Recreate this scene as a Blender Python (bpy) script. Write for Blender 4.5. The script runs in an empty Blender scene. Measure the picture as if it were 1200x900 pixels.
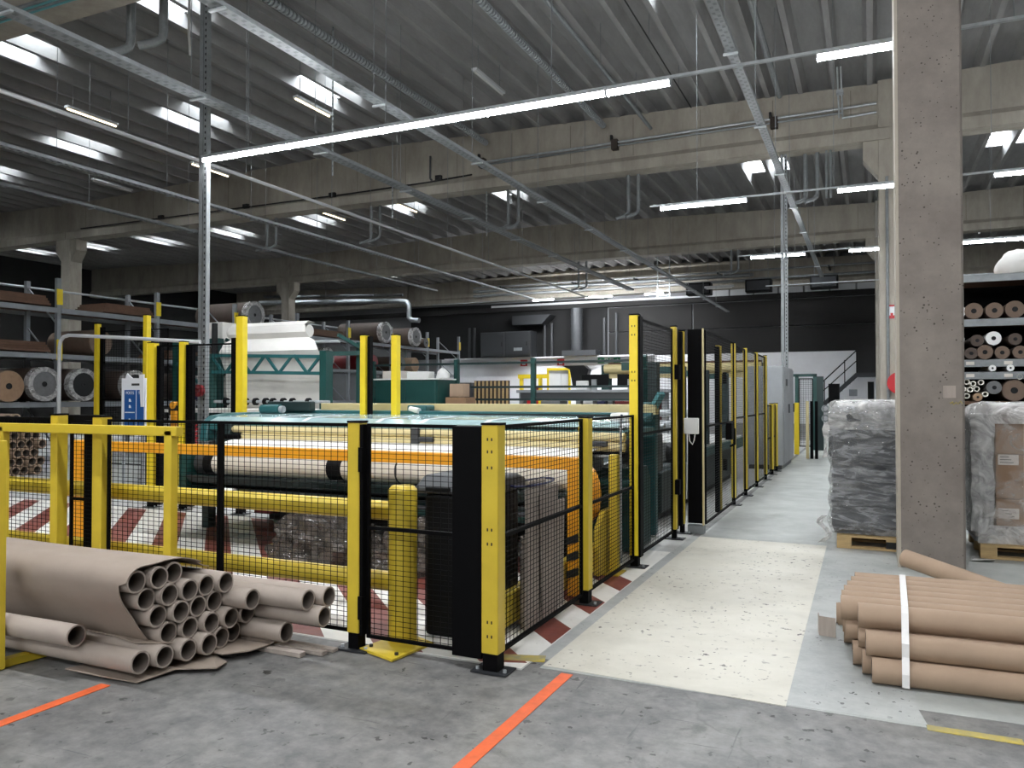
import bpy, bmesh, math, random
from mathutils import Vector, Matrix, noise
random.seed(7)
R = math.radians
PI = math.pi
scene = bpy.context.scene
C = scene.collection

# ------------------------------------------------------------------ camera
cd = bpy.data.cameras.new('camera')
cam = bpy.data.objects.new('camera', cd)
C.objects.link(cam)
cd.sensor_fit = 'HORIZONTAL'
cd.sensor_width = 36.0
cd.lens = 36.0 * 920.0 / 1200.0
cd.clip_end = 300
cam.location = (0, 0, 1.56)
cam.rotation_euler = (R(90) + math.atan(15 / 920.0), 0, R(24.5))
scene.camera = cam
# ------------------------------------------------------------------ world, exposure
w = bpy.data.worlds.new('sky')
scene.world = w
w.use_nodes = True
w.node_tree.nodes['Background'].inputs[0].default_value = (0.86, 0.93, 1.0, 1)
w.node_tree.nodes['Background'].inputs[1].default_value = 55.0
vs = scene.view_settings
vs.view_transform = 'Standard'
vs.look = 'None'
vs.gamma = 1.0
vs.use_curve_mapping = False
vs.exposure = -0.2
LAMP = 170.0          # radiance of the lit tubes
scene.cycles.max_bounces = 7
scene.cycles.diffuse_bounces = 4
scene.cycles.glossy_bounces = 3
scene.cycles.transparent_max_bounces = 12
scene.cycles.caustics_reflective = False
scene.cycles.caustics_refractive = False
scene.cycles.sample_clamp_indirect = 6.0
scene.cycles.use_denoising = True

# ------------------------------------------------------------------ materials
def lin(h):
    h = h.lstrip('#')
    o = []
    for i in (0, 2, 4):
        c = int(h[i:i + 2], 16) / 255.0
        o.append(c / 12.92 if c <= 0.04045 else ((c + 0.055) / 1.055) ** 2.4)
    return (o[0], o[1], o[2], 1.0)

def mat(name, col, rough=0.6, metal=0.0, var=0.0, scale=4.0, bump=0.0, bscale=40.0, col2=None, emit=0.0, spec=0.5, stretch=None, alpha=1.0):
    m = bpy.data.materials.new(name)
    m.use_nodes = True
    nt = m.node_tree
    N, L = nt.nodes, nt.links
    b = N['Principled BSDF']
    c = lin(col)
    b.inputs['Base Color'].default_value = c
    b.inputs['Roughness'].default_value = rough
    b.inputs['Metallic'].default_value = metal
    b.inputs['Specular IOR Level'].default_value = spec
    if alpha < 1:
        b.inputs['Alpha'].default_value = alpha
    if emit > 0:
        b.inputs['Emission Color'].default_value = c
        b.inputs['Emission Strength'].default_value = emit
    if var > 0 or bump > 0:
        tc = N.new('ShaderNodeTexCoord')
        mp = N.new('ShaderNodeMapping')
        L.new(tc.outputs['Object'], mp.inputs[0])
        if stretch:
            mp.inputs['Scale'].default_value = stretch
    if var > 0:
        n = N.new('ShaderNodeTexNoise')
        n.inputs['Scale'].default_value = scale
        n.inputs['Detail'].default_value = 6
        n.inputs['Roughness'].default_value = 0.65
        L.new(mp.outputs[0], n.inputs['Vector'])
        r = N.new('ShaderNodeValToRGB')
        r.color_ramp.elements[0].position = 0.32
        r.color_ramp.elements[1].position = 0.68
        c2 = lin(col2) if col2 else tuple(min(1, x * (1 + var)) for x in c[:3]) + (1,)
        c1 = c if col2 else tuple(x * (1 - var) for x in c[:3]) + (1,)
        r.color_ramp.elements[0].color = c1
        r.color_ramp.elements[1].color = c2
        L.new(n.outputs['Fac'], r.inputs[0])
        L.new(r.outputs[0], b.inputs['Base Color'])
    if bump > 0:
        n2 = N.new('ShaderNodeTexNoise')
        n2.inputs['Scale'].default_value = bscale
        n2.inputs['Detail'].default_value = 4
        L.new(mp.outputs[0], n2.inputs['Vector'])
        bp = N.new('ShaderNodeBump')
        bp.inputs['Strength'].default_value = bump
        bp.inputs['Distance'].default_value = 0.02
        L.new(n2.outputs['Fac'], bp.inputs['Height'])
        L.new(bp.outputs[0], b.inputs['Normal'])
    return m

def worn(name, base, dark, light, speck, sthr=0.70, sscale=14.0, rough=0.55, scratch=0.5, big=0.35, cracks=False):
    """floor surfaces: cloudy concrete or paint with specks of dirt and scratches"""
    m = bpy.data.materials.new(name)
    m.use_nodes = True
    nt = m.node_tree
    N, L = nt.nodes, nt.links
    b = N['Principled BSDF']
    g = N.new('ShaderNodeNewGeometry')
    def tex(sc, det=6, ro=0.6, vec=None, dist=0.0):
        n = N.new('ShaderNodeTexNoise')
        n.inputs['Scale'].default_value = sc
        n.inputs['Detail'].default_value = det
        n.inputs['Roughness'].default_value = ro
        n.inputs['Distortion'].default_value = dist
        L.new(vec or g.outputs['Position'], n.inputs['Vector'])
        return n.outputs['Fac']
    def ramp(src, stops):
        r = N.new('ShaderNodeValToRGB')
        e = r.color_ramp.elements
        e[0].position, e[0].color = stops[0]
        e[1].position, e[1].color = stops[1]
        for p, c in stops[2:]:
            k = e.new(p)
            k.color = c
        L.new(src, r.inputs[0])
        return r.outputs[0]
    def mix(fac, a, c, mode='MIX'):
        x = N.new('ShaderNodeMix')
        x.data_type = 'RGBA'
        x.blend_type = mode
        for sock, val in ((x.inputs[0], fac), (x.inputs[6], a), (x.inputs[7], c)):
            if isinstance(val, (int, float)):
                sock.default_value = val
            elif isinstance(val, tuple):
                sock.default_value = val
            else:
                L.new(val, sock)
        return x.outputs[2]
    W, K = (1, 1, 1, 1), (0, 0, 0, 1)
    c = ramp(tex(1.1, 8, 0.62, dist=0.6), [(0.30, lin(dark)), (0.52, lin(base)), (0.74, lin(light))])
    c = mix(big, c, ramp(tex(9.0, 8, 0.7), [(0.33, lin(dark)), (0.64, lin(light))]), 'MIX')
    # scuffs: stretched noise in two directions
    mp = N.new('ShaderNodeMapping')
    mp.inputs['Scale'].default_value = (1.2, 22, 1)
    mp.inputs['Rotation'].default_value = (0, 0, R(24))
    L.new(g.outputs['Position'], mp.inputs[0])
    s1 = ramp(tex(1.6, 5, 0.55, mp.outputs[0], 0.4), [(0.66, K), (0.72, W)])
    mp2 = N.new('ShaderNodeMapping')
    mp2.inputs['Scale'].default_value = (20, 1.0, 1)
    mp2.inputs['Rotation'].default_value = (0, 0, R(-17))
    L.new(g.outputs['Position'], mp2.inputs[0])
    s2 = ramp(tex(1.5, 5, 0.55, mp2.outputs[0], 0.4), [(0.67, K), (0.73, W)])
    f1 = N.new('ShaderNodeMath'); f1.operation = 'MAXIMUM'
    L.new(s1, f1.inputs[0]); L.new(s2, f1.inputs[1])
    f2 = N.new('ShaderNodeMath'); f2.operation = 'MULTIPLY'
    L.new(f1.outputs[0], f2.inputs[0]); f2.inputs[1].default_value = scratch
    c = mix(f2.outputs[0], c, lin(dark))
    sp = ramp(tex(sscale, 3, 0.55), [(sthr, K), (sthr + 0.02, W)])
    f3 = N.new('ShaderNodeMath'); f3.operation = 'MULTIPLY'
    L.new(sp, f3.inputs[0]); L.new(ramp(tex(1.7, 3), [(0.40, K), (0.60, W)]), f3.inputs[1])
    c = mix(f3.outputs[0], c, lin(speck))
    if cracks:
        ad = N.new('ShaderNodeVectorMath'); ad.operation = 'MULTIPLY_ADD'
        nz = N.new('ShaderNodeTexNoise'); nz.inputs['Scale'].default_value = 2.5; nz.inputs['Detail'].default_value = 5
        L.new(g.outputs['Position'], nz.inputs['Vector'])
        L.new(nz.outputs['Color'], ad.inputs[0]); ad.inputs[1].default_value = (.5, .5, 0); L.new(g.outputs['Position'], ad.inputs[2])
        vo = N.new('ShaderNodeTexVoronoi'); vo.feature = 'DISTANCE_TO_EDGE'; vo.inputs['Scale'].default_value = 0.27
        L.new(ad.outputs[0], vo.inputs['Vector'])
        ck = ramp(vo.outputs['Distance'], [(0.0, W), (0.0035, K)])
        f5 = N.new('ShaderNodeMath'); f5.operation = 'MULTIPLY'
        L.new(ck, f5.inputs[0]); f5.inputs[1].default_value = 0.28
        c = mix(f5.outputs[0], c, lin('#33332f'))
        # oily smears
        sm = ramp(tex(0.9, 7, 0.75, dist=2.2), [(0.60, K), (0.70, W)])
        f6 = N.new('ShaderNodeMath'); f6.operation = 'MULTIPLY'
        L.new(sm, f6.inputs[0]); f6.inputs[1].default_value = 0.6
        c = mix(f6.outputs[0], c, lin('#454644'))
    L.new(c, b.inputs['Base Color'])
    b.inputs['Roughness'].default_value = rough
    L.new(ramp(tex(3.0, 5), [(0.3, (rough - .12,) * 3 + (1,)), (0.7, (rough + .12,) * 3 + (1,))]), b.inputs['Roughness'])
    bp = N.new('ShaderNodeBump')
    bp.inputs['Strength'].default_value = 0.12
    bp.inputs['Distance'].default_value = 0.01
    L.new(tex(30, 5), bp.inputs['Height'])
    L.new(bp.outputs[0], b.inputs['Normal'])
    return m

def concrete(name, base, dark, pores=True, scale=1.0, stretch=(1, 1, 1)):
    m = bpy.data.materials.new(name)
    m.use_nodes = True
    nt = m.node_tree
    N, L = nt.nodes, nt.links
    b = N['Principled BSDF']
    b.inputs['Roughness'].default_value = 0.85
    g = N.new('ShaderNodeNewGeometry')
    mp = N.new('ShaderNodeMapping')
    mp.inputs['Scale'].default_value = stretch
    L.new(g.outputs['Position'], mp.inputs[0])
    n = N.new('ShaderNodeTexNoise')
    n.inputs['Scale'].default_value = 2.2 * scale
    n.inputs['Detail'].default_value = 8
    n.inputs['Roughness'].default_value = 0.7
    L.new(mp.outputs[0], n.inputs['Vector'])
    r = N.new('ShaderNodeValToRGB')
    r.color_ramp.elements[0].position = 0.3
    r.color_ramp.elements[1].position = 0.7
    r.color_ramp.elements[0].color = lin(dark)
    r.color_ramp.elements[1].color = lin(base)
    L.new(n.outputs['Fac'], r.inputs[0])
    out = r.outputs[0]
    if pores:
        v = N.new('ShaderNodeTexVoronoi')
        v.inputs['Scale'].default_value = 24
        L.new(g.outputs['Position'], v.inputs['Vector'])
        n2 = N.new('ShaderNodeTexNoise')
        n2.inputs['Scale'].default_value = 9
        L.new(g.outputs['Position'], n2.inputs['Vector'])
        mth = N.new('ShaderNodeMath'); mth.operation = 'MULTIPLY_ADD'
        L.new(n2.outputs['Fac'], mth.inputs[0]); mth.inputs[1].default_value = 0.62; mth.inputs[2].default_value = -0.20
        lt = N.new('ShaderNodeMath'); lt.operation = 'LESS_THAN'
        L.new(v.outputs['Distance'], lt.inputs[0]); L.new(mth.outputs[0], lt.inputs[1])
        x = N.new('ShaderNodeMix'); x.data_type = 'RGBA'
        L.new(lt.outputs[0], x.inputs[0]); L.new(out, x.inputs[6]); x.inputs[7].default_value = lin('#4a443e')
        out = x.outputs[2]
    L.new(out, b.inputs['Base Color'])
    bp = N.new('ShaderNodeBump')
    bp.inputs['Strength'].default_value = 0.25
    bp.inputs['Distance'].default_value = 0.01
    L.new(n.outputs['Fac'], bp.inputs['Height'])
    L.new(bp.outputs[0], b.inputs['Normal'])
    return m

def film(name, tint, clear=0.5, rough=0.12, bscale=9.0, stretch=(1, 1, 3), bstr=0.9):
    """stretch wrap or bag plastic: part clear, part milky creases, glossy"""
    m = bpy.data.materials.new(name)
    m.use_nodes = True
    nt = m.node_tree
    N, L = nt.nodes, nt.links
    b = N['Principled BSDF']
    b.inputs['Base Color'].default_value = lin(tint)
    b.inputs['Roughness'].default_value = rough
    b.inputs['Specular IOR Level'].default_value = 0.8
    g = N.new('ShaderNodeNewGeometry')
    mp = N.new('ShaderNodeMapping'); mp.inputs['Scale'].default_value = stretch
    L.new(g.outputs['Position'], mp.inputs[0])
    n = N.new('ShaderNodeTexNoise')
    n.inputs['Scale'].default_value = bscale; n.inputs['Detail'].default_value = 7; n.inputs['Distortion'].default_value = 1.6
    n.inputs['Roughness'].default_value = 0.6
    L.new(mp.outputs[0], n.inputs['Vector'])
    bp = N.new('ShaderNodeBump'); bp.inputs['Strength'].default_value = bstr; bp.inputs['Distance'].default_value = 0.06
    L.new(n.outputs['Fac'], bp.inputs['Height'])
    L.new(bp.outputs[0], b.inputs['Normal'])
    r = N.new('ShaderNodeValToRGB')
    r.color_ramp.elements[0].position = 0.40; r.color_ramp.elements[0].color = (1 - clear,) * 3 + (1,)
    r.color_ramp.elements[1].position = 0.66; r.color_ramp.elements[1].color = (min(1, 1.5 - clear),) * 3 + (1,)
    L.new(n.outputs['Fac'], r.inputs[0])
    t = N.new('ShaderNodeBsdfTransparent')
    mx = N.new('ShaderNodeMixShader')
    L.new(r.outputs[0], mx.inputs[0]); L.new(t.outputs[0], mx.inputs[1]); L.new(b.outputs[0], mx.inputs[2])
    L.new(mx.outputs[0], N['Material Output'].inputs[0])
    return m

M = {}
M['floor'] = worn('bare_concrete', '#6d6c6a', '#454647', '#92908b', '#2b2a27', 0.64, 13, 0.5, 0.85, 0.45, True)
M['floor_far'] = worn('coated_concrete', '#a3a6a1', '#8e918d', '#b6b9b3', '#5a5a56', 0.74, 14, 0.45, 0.2, 0.2)
M['cream_paint'] = worn('cream_floor_paint', '#ccc8ba', '#b9b5a7', '#d8d4c6', '#4c4843', 0.63, 20, 0.5, 0.12, 0.15)
M['grey_paint'] = worn('grey_floor_paint', '#a8aaa6', '#8b8e8b', '#bcbeb9', '#434340', 0.645, 18, 0.5, 0.35, 0.3)
M['white_paint'] = worn('white_floor_paint', '#eceae2', '#d4d1c9', '#f3f1ea', '#6a635c', 0.72, 16, 0.5, 0.3, 0.2)
M['red_paint'] = worn('red_floor_paint', '#7f4035', '#68342c', '#8f5043', '#c9c2b8', 0.76, 16, 0.5, 0.15, 0.3)
M['zebra_grey'] = worn('machine_bay_floor', '#b5b5b1', '#9c9d99', '#c6c6c1', '#605e5a', 0.74, 16, 0.5, 0.2, 0.25)
M['orange_tape'] = mat('orange_tape', '#d9602f', 0.5, var=0.14, scale=12)
M['yellow_line'] = mat('worn_yellow_line', '#c3ab3c', 0.7, var=0.4, scale=9, col2='#8e8a70')
M['column'] = concrete('column_concrete', '#8c847b', '#736b64')
M['joint'] = mat('formwork_joint', '#6d675d', 0.9)
M['edge'] = concrete('column_edge_concrete', '#b3ab9c', '#a29a8c', False)
M['beam'] = concrete('beam_concrete', '#b3ada0', '#938c80', False, 0.9, (1, 1, 0.35))
M['roof'] = concrete('roof_concrete', '#a3a2a0', '#8b8a88', False, 0.8, (2, .4, 1))
M['roofp'] = concrete('roof_panel_concrete', '#999897', '#838281', False, 0.8, (2, .4, 1))
M['white_wall'] = mat('white_wall_paint', '#ececee', 0.8, var=0.05, scale=0.8)
M['grey_wall'] = mat('grey_wall_panel', '#77787a', 0.8, var=0.08, scale=0.6)
M['dark_wall'] = mat('dark_wall_panel', '#1f1e1d', 0.85, var=0.12, scale=0.8)
M['recess_shade'] = mat('recess_shade_wall', '#101010', 0.9, var=0.2, scale=0.7)  # near-black that stands for the shade of an open recess
M['yellow'] = mat('yellow_powder_coat', '#cdb334', 0.42, var=0.06, scale=6)
M['byellow'] = mat('bright_yellow_coat', '#ecd02b', 0.42, var=0.05, scale=6)
M['orange'] = mat('orange_yellow_coat', '#e09a1e', 0.45, var=0.06, scale=6)
M['black'] = mat('black_powder_coat', '#050506', 0.65, spec=0.08)
M['wire'] = mat('black_wire', '#08080a', 0.6, spec=0.12)
M['perf'] = mat('tray_slot', '#6d7173', 0.6)
M['gallerygrey'] = mat('gallery_cabinet_paint', '#222426', 0.6)
M['ductgrey'] = mat('dark_duct_metal', '#3e4042', 0.5, 0.3, var=0.1)  # one dark grey with slight random variation
M['darksteel'] = mat('dark_steel', '#2b2d30', 0.5, 0.3)
M['galv'] = mat('galvanised_steel', '#b2b7b9', 0.42, 0.4, var=0.14, scale=9)
M['galvd'] = mat('dull_galvanised_steel', '#868a8b', 0.5, 0.3, var=0.14, scale=9)
M['rackgrey'] = mat('rack_grey_paint', '#8b9094', 0.5, 0.2, var=0.1)
M['lampbody'] = mat('lamp_white_housing', '#c9cbcc', 0.5)
M['lit'] = mat('lit_tube', '#f7faff', 0.5, emit=LAMP)
M['litrear'] = mat('rear_lit_tube', '#f7faff', 0.5, emit=1000.0)
M['litwarm'] = mat('warm_lit_tube', '#ffe9c4', 0.5, emit=5.0)
M['unlit'] = mat('unlit_tube', '#dadad6', 0.4)
M['kraft'] = mat('brown_kraft_tube', '#a18a74', 0.8, var=0.07, scale=5, bump=0.03)
M['kraftgrey'] = mat('grey_brown_tube', '#a2968b', 0.8, var=0.07, scale=5, bump=0.03)
M['kraftwrap'] = mat('kraft_wrapping', '#96887b', 0.82, var=0.08, scale=3, bump=0.1, bscale=6)
M['kraftin_shade'] = mat('tube_inside_shade', '#6c6259', 0.9)  # darker than the board, for the shade inside the tubes
M['cardboard'] = mat('brown_cardboard', '#8a6d52', 0.85, var=0.08, scale=5)
M['cardgrey'] = mat('grey_corrugated_board', '#a2978d', 0.85, var=0.12, scale=7, stretch=(3, 3, .4))
M['wood'] = mat('pale_wood', '#b59a6c', 0.75, var=0.18, scale=5, stretch=(1, 6, 6))
M['cream'] = mat('cream_lacquer', '#d9c995', 0.5, var=0.06, scale=4)
M['teal'] = mat('teal_machine_paint', '#245a5c', 0.4, var=0.08)
M['tealb'] = mat('light_teal_sheet', '#5f9aa0', 0.3, var=0.1, scale=3)
M['green'] = mat('dark_green_paint', '#12403c', 0.45, var=0.08)
M['dgreen'] = mat('blackish_green_paint', '#142a2a', 0.5)
M['glassy'] = mat('bluish_clear_sheet', '#a3bcbc', 0.15, var=0.1, scale=2)
M['fabric'] = mat('white_fabric', '#dedcd6', 0.85, var=0.04, scale=3, bump=0.15, bscale=5)
M['whiteroll'] = mat('white_roll', '#e6e2d6', 0.6, var=0.03)
M['white'] = mat('white_plastic', '#e2e2df', 0.5)
M['grey'] = mat('grey_cabinet_paint', '#8d9092', 0.5, var=0.05)
M['dgrey'] = mat('dark_grey_plastic', '#3a3c3e', 0.45)
M['rubber'] = mat('black_rubber', '#0c0c0d', 0.7)
M['blackplastic'] = mat('black_bin_plastic', '#08090a', 0.5, spec=0.15)
M['darkpaper'] = mat('dark_brown_paper_roll', '#4c4038', 0.7, var=0.1, scale=5)
M['browncloth'] = mat('brown_felt_roll', '#6e5d50', 0.9, var=0.1, scale=8)
M['brownboard'] = mat('brown_chipboard', '#5f4636', 0.85, var=0.15, scale=6)
M['shelfdark'] = mat('shelf_underside', '#3b332d', 0.85, var=0.1)
M['greyfoam'] = mat('dark_grey_foam', '#303235', 0.7, var=0.2, scale=7)
M['rollend'] = mat('grey_roll_end', '#6b6c6c', 0.85, var=0.12, scale=9)
M['blackroll'] = mat('black_roll_end', '#17181a', 0.85)
M['kraftend'] = mat('brown_roll_end', '#9a7e64', 0.85, var=0.1, scale=9)
M['red'] = mat('red_enamel', '#b5141c', 0.4)
M['dred'] = mat('dark_red_enamel', '#6d1218', 0.45)
M['signgreen'] = mat('sign_green', '#0d7a52', 0.5)
M['signblue'] = mat('sign_blue', '#1f5596', 0.5, var=0.06)
M['signwhite'] = mat('sign_white', '#e8ebee', 0.5)
M['labelwhite'] = mat('paper_label', '#cfc8bf', 0.7)
M['ink'] = mat('dark_ink', '#3a3a3c', 0.8)
M['blue'] = mat('navy_blue_plastic', '#141c4a', 0.5)
M['pink'] = mat('pale_pink_stack', '#c79a8c', 0.8)
M['film'] = film('stretch_wrap_film', '#c3c5c6', 0.86, 0.06, 3.6, (1.0, 1.0, 3.4), 1.0)
M['filmw'] = film('milky_wrap_film', '#e4e3e0', 0.66, 0.10, 4.5, (1, 1, 1.4), 1.0)
M['filmc'] = film('thin_clear_film', '#cfc8c0', 0.93, 0.12, 3.0, (1, 1, 1.2), 0.7)
M['bag'] = film('grey_bin_bag', '#5a544e', 0.30, 0.10, 3.0, (1, 1, 1), 0.4)
M['pane'] = mat('skylight_pane', '#ffffff', 0.1, alpha=0.12)
M['whitestrap'] = mat('white_strap', '#e4e2de', 0.5)
M['clear'] = film('roll_wrap_film', '#c9c9c9', 0.55, 0.2, 6.0, (1, 1, 1), 0.8)

# ------------------------------------------------------------------ mesh helpers
class MB:
    def __init__(s):
        s.v = []; s.f = []
    def add(s, vs, fs):
        o = len(s.v)
        s.v += [tuple(p) for p in vs]
        s.f += [tuple(i + o for i in f) for f in fs]
        return s
    def box(s, x0, x1, y0, y1, z0, z1):
        return s.add([(x0, y0, z0), (x1, y0, z0), (x1, y1, z0), (x0, y1, z0), (x0, y0, z1), (x1, y0, z1), (x1, y1, z1), (x0, y1, z1)],
                     [(0, 3, 2, 1), (4, 5, 6, 7), (0, 1, 5, 4), (1, 2, 6, 5), (2, 3, 7, 6), (3, 0, 4, 7)])
    def bar(s, p, q, wd, ht, upv=(0, 0, 1)):
        p, q = Vector(p), Vector(q)
        d = (q - p).normalized()
        u = Vector(upv)
        if abs(d.dot(u)) > .95:
            u = Vector((1, 0, 0))
        a = d.cross(u).normalized() * wd / 2
        b = a.cross(d).normalized() * ht / 2
        vs = [p - a - b, p + a - b, p + a + b, p - a + b, q - a - b, q + a - b, q + a + b, q - a + b]
        return s.add(vs, [(0, 3, 2, 1), (4, 5, 6, 7), (0, 1, 5, 4), (1, 2, 6, 5), (2, 3, 7, 6), (3, 0, 4, 7)][::1])
    def frame(s, p, q):
        p, q = Vector(p), Vector(q)
        d = (q - p).normalized()
        u = Vector((0, 0, 1)) if abs(d.z) < .9 else Vector((1, 0, 0))
        a = d.cross(u).normalized()
        return p, q, a, d.cross(a).normalized()
    def cyl(s, p, q, r, n=12, r2=None, caps=True):
        p, q, a, b = s.frame(p, q)
        r2 = r if r2 is None else r2
        vs = []
        for k in range(n):
            t = 2 * PI * k / n
            e = a * math.cos(t) + b * math.sin(t)
            vs += [p + e * r, q + e * r2]
        fs = [(2 * k, 2 * k + 1, 2 * ((k + 1) % n) + 1, 2 * ((k + 1) % n)) for k in range(n)]
        if caps:
            fs += [tuple(2 * k for k in range(n)), tuple(2 * k + 1 for k in reversed(range(n)))]
        return s.add(vs, fs)
    def tube(s, p, q, ro, ri, n=20):
        p, q, a, b = s.frame(p, q)
        vs = []
        for k in range(n):
            t = 2 * PI * k / n
            e = a * math.cos(t) + b * math.sin(t)
            vs += [p + e * ro, q + e * ro, q + e * ri, p + e * ri]
        fs = []
        for k in range(n):
            j = (k + 1) % n
            for c in range(4):
                d = (c + 1) % 4
                fs.append((4 * k + c, 4 * k + d, 4 * j + d, 4 * j + c))
        return s.add(vs, fs)
    def pipe(s, pts, r, n=8):
        pts = [Vector(p) for p in pts]
        rings = []
        ref = None
        for i, p in enumerate(pts):
            d = ((pts[i + 1] - p) if i + 1 < len(pts) else (p - pts[i - 1])).normalized()
            if 0 < i < len(pts) - 1:
                d = (d + (p - pts[i - 1]).normalized()).normalized()
            if ref is None:
                ref = Vector((0, 0, 1)) if abs(d.z) < .9 else Vector((1, 0, 0))
            a = d.cross(ref).normalized()
            b = a.cross(d).normalized()
            ref = b
            rings.append([p + (a * math.cos(2 * PI * k / n) + b * math.sin(2 * PI * k / n)) * r for k in range(n)])
        vs = [v for rg in rings for v in rg]
        fs = []
        for i in range(len(rings) - 1):
            for k in range(n):
                j = (k + 1) % n
                fs.append((i * n + k, i * n + j, (i + 1) * n + j, (i + 1) * n + k))
        fs += [tuple(range(n - 1, -1, -1)), tuple((len(rings) - 1) * n + k for k in range(n))]
        return s.add(vs, fs)
    def prism(s, poly, axis, a, b):
        n = len(poly)
        def P(u, v, t):
            return {'x': (t, u, v), 'y': (u, t, v), 'z': (u, v, t)}[axis]
        vs = [P(u, v, a) for u, v in poly] + [P(u, v, b) for u, v in poly]
        fs = [(k, (k + 1) % n, n + (k + 1) % n, n + k) for k in range(n)]
        fs += [tuple(range(n - 1, -1, -1)), tuple(range(n, 2 * n))]
        return s.add(vs, fs)
    def sheet(s, rows, th=0.004):
        """a thin sheet through a grid of points, with thickness along +z-ish normals"""
        nr, nc = len(rows), len(rows[0])
        P = [[Vector(p) for p in r] for r in rows]
        top, bot = [], []
        for i in range(nr):
            for j in range(nc):
                du = P[min(i + 1, nr - 1)][j] - P[max(i - 1, 0)][j]
                dv = P[i][min(j + 1, nc - 1)] - P[i][max(j - 1, 0)]
                nn = du.cross(dv)
                nn = nn.normalized() if nn.length > 1e-9 else Vector((0, 0, 1))
                top.append(P[i][j] + nn * th / 2); bot.append(P[i][j] - nn * th / 2)
        o = nr * nc
        fs = []
        for i in range(nr - 1):
            for j in range(nc - 1):
                a, b, c, d = i * nc + j, i * nc + j + 1, (i + 1) * nc + j + 1, (i + 1) * nc + j
                fs += [(a, d, c, b), (o + a, o + b, o + c, o + d)]
        edge = [(i, 0) for i in range(nr)] + [(nr - 1, j) for j in range(1, nc)] + [(i, nc - 1) for i in range(nr - 2, -1, -1)] + [(0, j) for j in range(nc - 2, 0, -1)]
        for k in range(len(edge)):
            a = edge[k][0] * nc + edge[k][1]
            b = edge[(k + 1) % len(edge)][0] * nc + edge[(k + 1) % len(edge)][1]
            fs.append((a, b, o + b, o + a))
        return s.add(top + bot, fs)

WL = {}
def obj(name, mb, m, parent=None, smooth=False, bev=0.0, loc=None, mats=None, fm=None):
    me = bpy.data.meshes.new(name)
    vs = [Vector(p) for p in mb.v]
    if parent is not None:
        o = WL[parent]
    elif loc is not None:
        o = Vector(loc)
    else:
        xs = [p.x for p in vs]; ys = [p.y for p in vs]; zs = [p.z for p in vs]
        o = Vector(((min(xs) + max(xs)) / 2, (min(ys) + max(ys)) / 2, min(zs)))
    me.from_pydata([tuple(p - o) for p in vs], [], mb.f)
    bm = bmesh.new(); bm.from_mesh(me)
    bmesh.ops.recalc_face_normals(bm, faces=bm.faces)
    bm.to_mesh(me); bm.free()
    me.materials.append(m if not isinstance(m, str) else M[m])
    if smooth:
        me.polygons.foreach_set('use_smooth', [True] * len(me.polygons))
        me.set_sharp_from_angle(angle=R(35))
    ob = bpy.data.objects.new(name, me)
    C.objects.link(ob)
    if parent is not None:
        ob.parent = parent
        WL[ob] = WL[parent].copy()
    else:
        ob.location = o
        WL[ob] = o.copy()
    if bev:
        md = ob.modifiers.new('bevel', 'BEVEL')
        md.width = bev; md.segments = 2; md.limit_method = 'ANGLE'; md.angle_limit = R(40)
    return ob

def tag(o, label, cat, group=None):
    o['label'] = label; o['category'] = cat
    if group:
        o['group'] = group
    return o

def thing(name, label, cat, loc, group=None):
    o = bpy.data.objects.new(name, None)
    C.objects.link(o)
    o.location = loc
    o.empty_display_size = 0.1
    WL[o] = Vector(loc)
    return tag(o, label, cat, group)

def struct(o):
    o['kind'] = 'structure'
    return o

def stuff(o):
    o['kind'] = 'stuff'
    return o

def place(name, mesh, loc, parent=None, rot=None, scale=None):
    """another object that shares mesh data; loc is a world position"""
    o = bpy.data.objects.new(name, mesh)
    C.objects.link(o)
    if parent is not None:
        o.parent = parent
        o.location = Vector(loc) - WL[parent]
    else:
        o.location = loc
    if rot: o.rotation_euler = rot
    if scale: o.scale = scale
    WL[o] = Vector(loc)
    return o

def twin(root, loc, label=None, group=None):
    """copy a thing with its parts and sub-parts"""
    def cp(o, par):
        c = o.copy(); C.objects.link(c); c.parent = par
        for ch in list(o.children):
            cp(ch, c)
        return c
    r = cp(root, None)
    r.location = loc
    WL[r] = Vector(loc)
    if label: r['label'] = label
    if group: r['group'] = group
    return r

def text(body, size, loc, rot, m, parent, extr=0.001):
    cu = bpy.data.curves.new('lettering', 'FONT')
    cu.body = body; cu.size = size; cu.extrude = extr
    cu.align_x = 'CENTER'; cu.align_y = 'CENTER'
    cu.materials.append(M[m])
    o = bpy.data.objects.new('lettering', cu)
    C.objects.link(o)
    me = bpy.data.meshes.new_from_object(o)
    bpy.data.objects.remove(o)
    o = bpy.data.objects.new('lettering', me)
    C.objects.link(o)
    o.parent = parent
    o.location = Vector(loc) - WL[parent]
    o.rotation_euler = rot
    return o

# =================================================================== STRUCTURE
XL, XR, YF, YB = -46.5, 16.0, -22.0, 48.4
floor = struct(obj('floor', MB().box(XL, XR, YF, YB, -0.2, 0), 'floor', loc=(0, 0, 0)))
def paint(name, poly, m, z):
    n = len(poly)
    mb = MB()
    mb.add([(x, y, z) for x, y in poly] + [(x, y, 0.0) for x, y in poly],
           [tuple(range(n))] + [(k, (k + 1) % n, n + (k + 1) % n, n + k) for k in range(n)])
    return obj(name, mb, m, floor)
paint('coated_aisle', [(-1.74, 4.20), (0.235, 4.20), (0.20, 4.42), (14, 4.6), (14, 47), (-1.74, 47)], 'floor_far', 0.002)
paint('grey_painted_strip', [(-0.40, 4.21), (0.24, 4.23), (0.205, 4.45), (0.21, 8.9), (-0.40, 8.9)], 'grey_paint', 0.003)
paint('cream_painted_walkway', [(-1.735, 4.24), (-0.395, 4.19), (-0.42, 8.85), (-1.735, 8.85)], 'cream_paint', 0.004)
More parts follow.
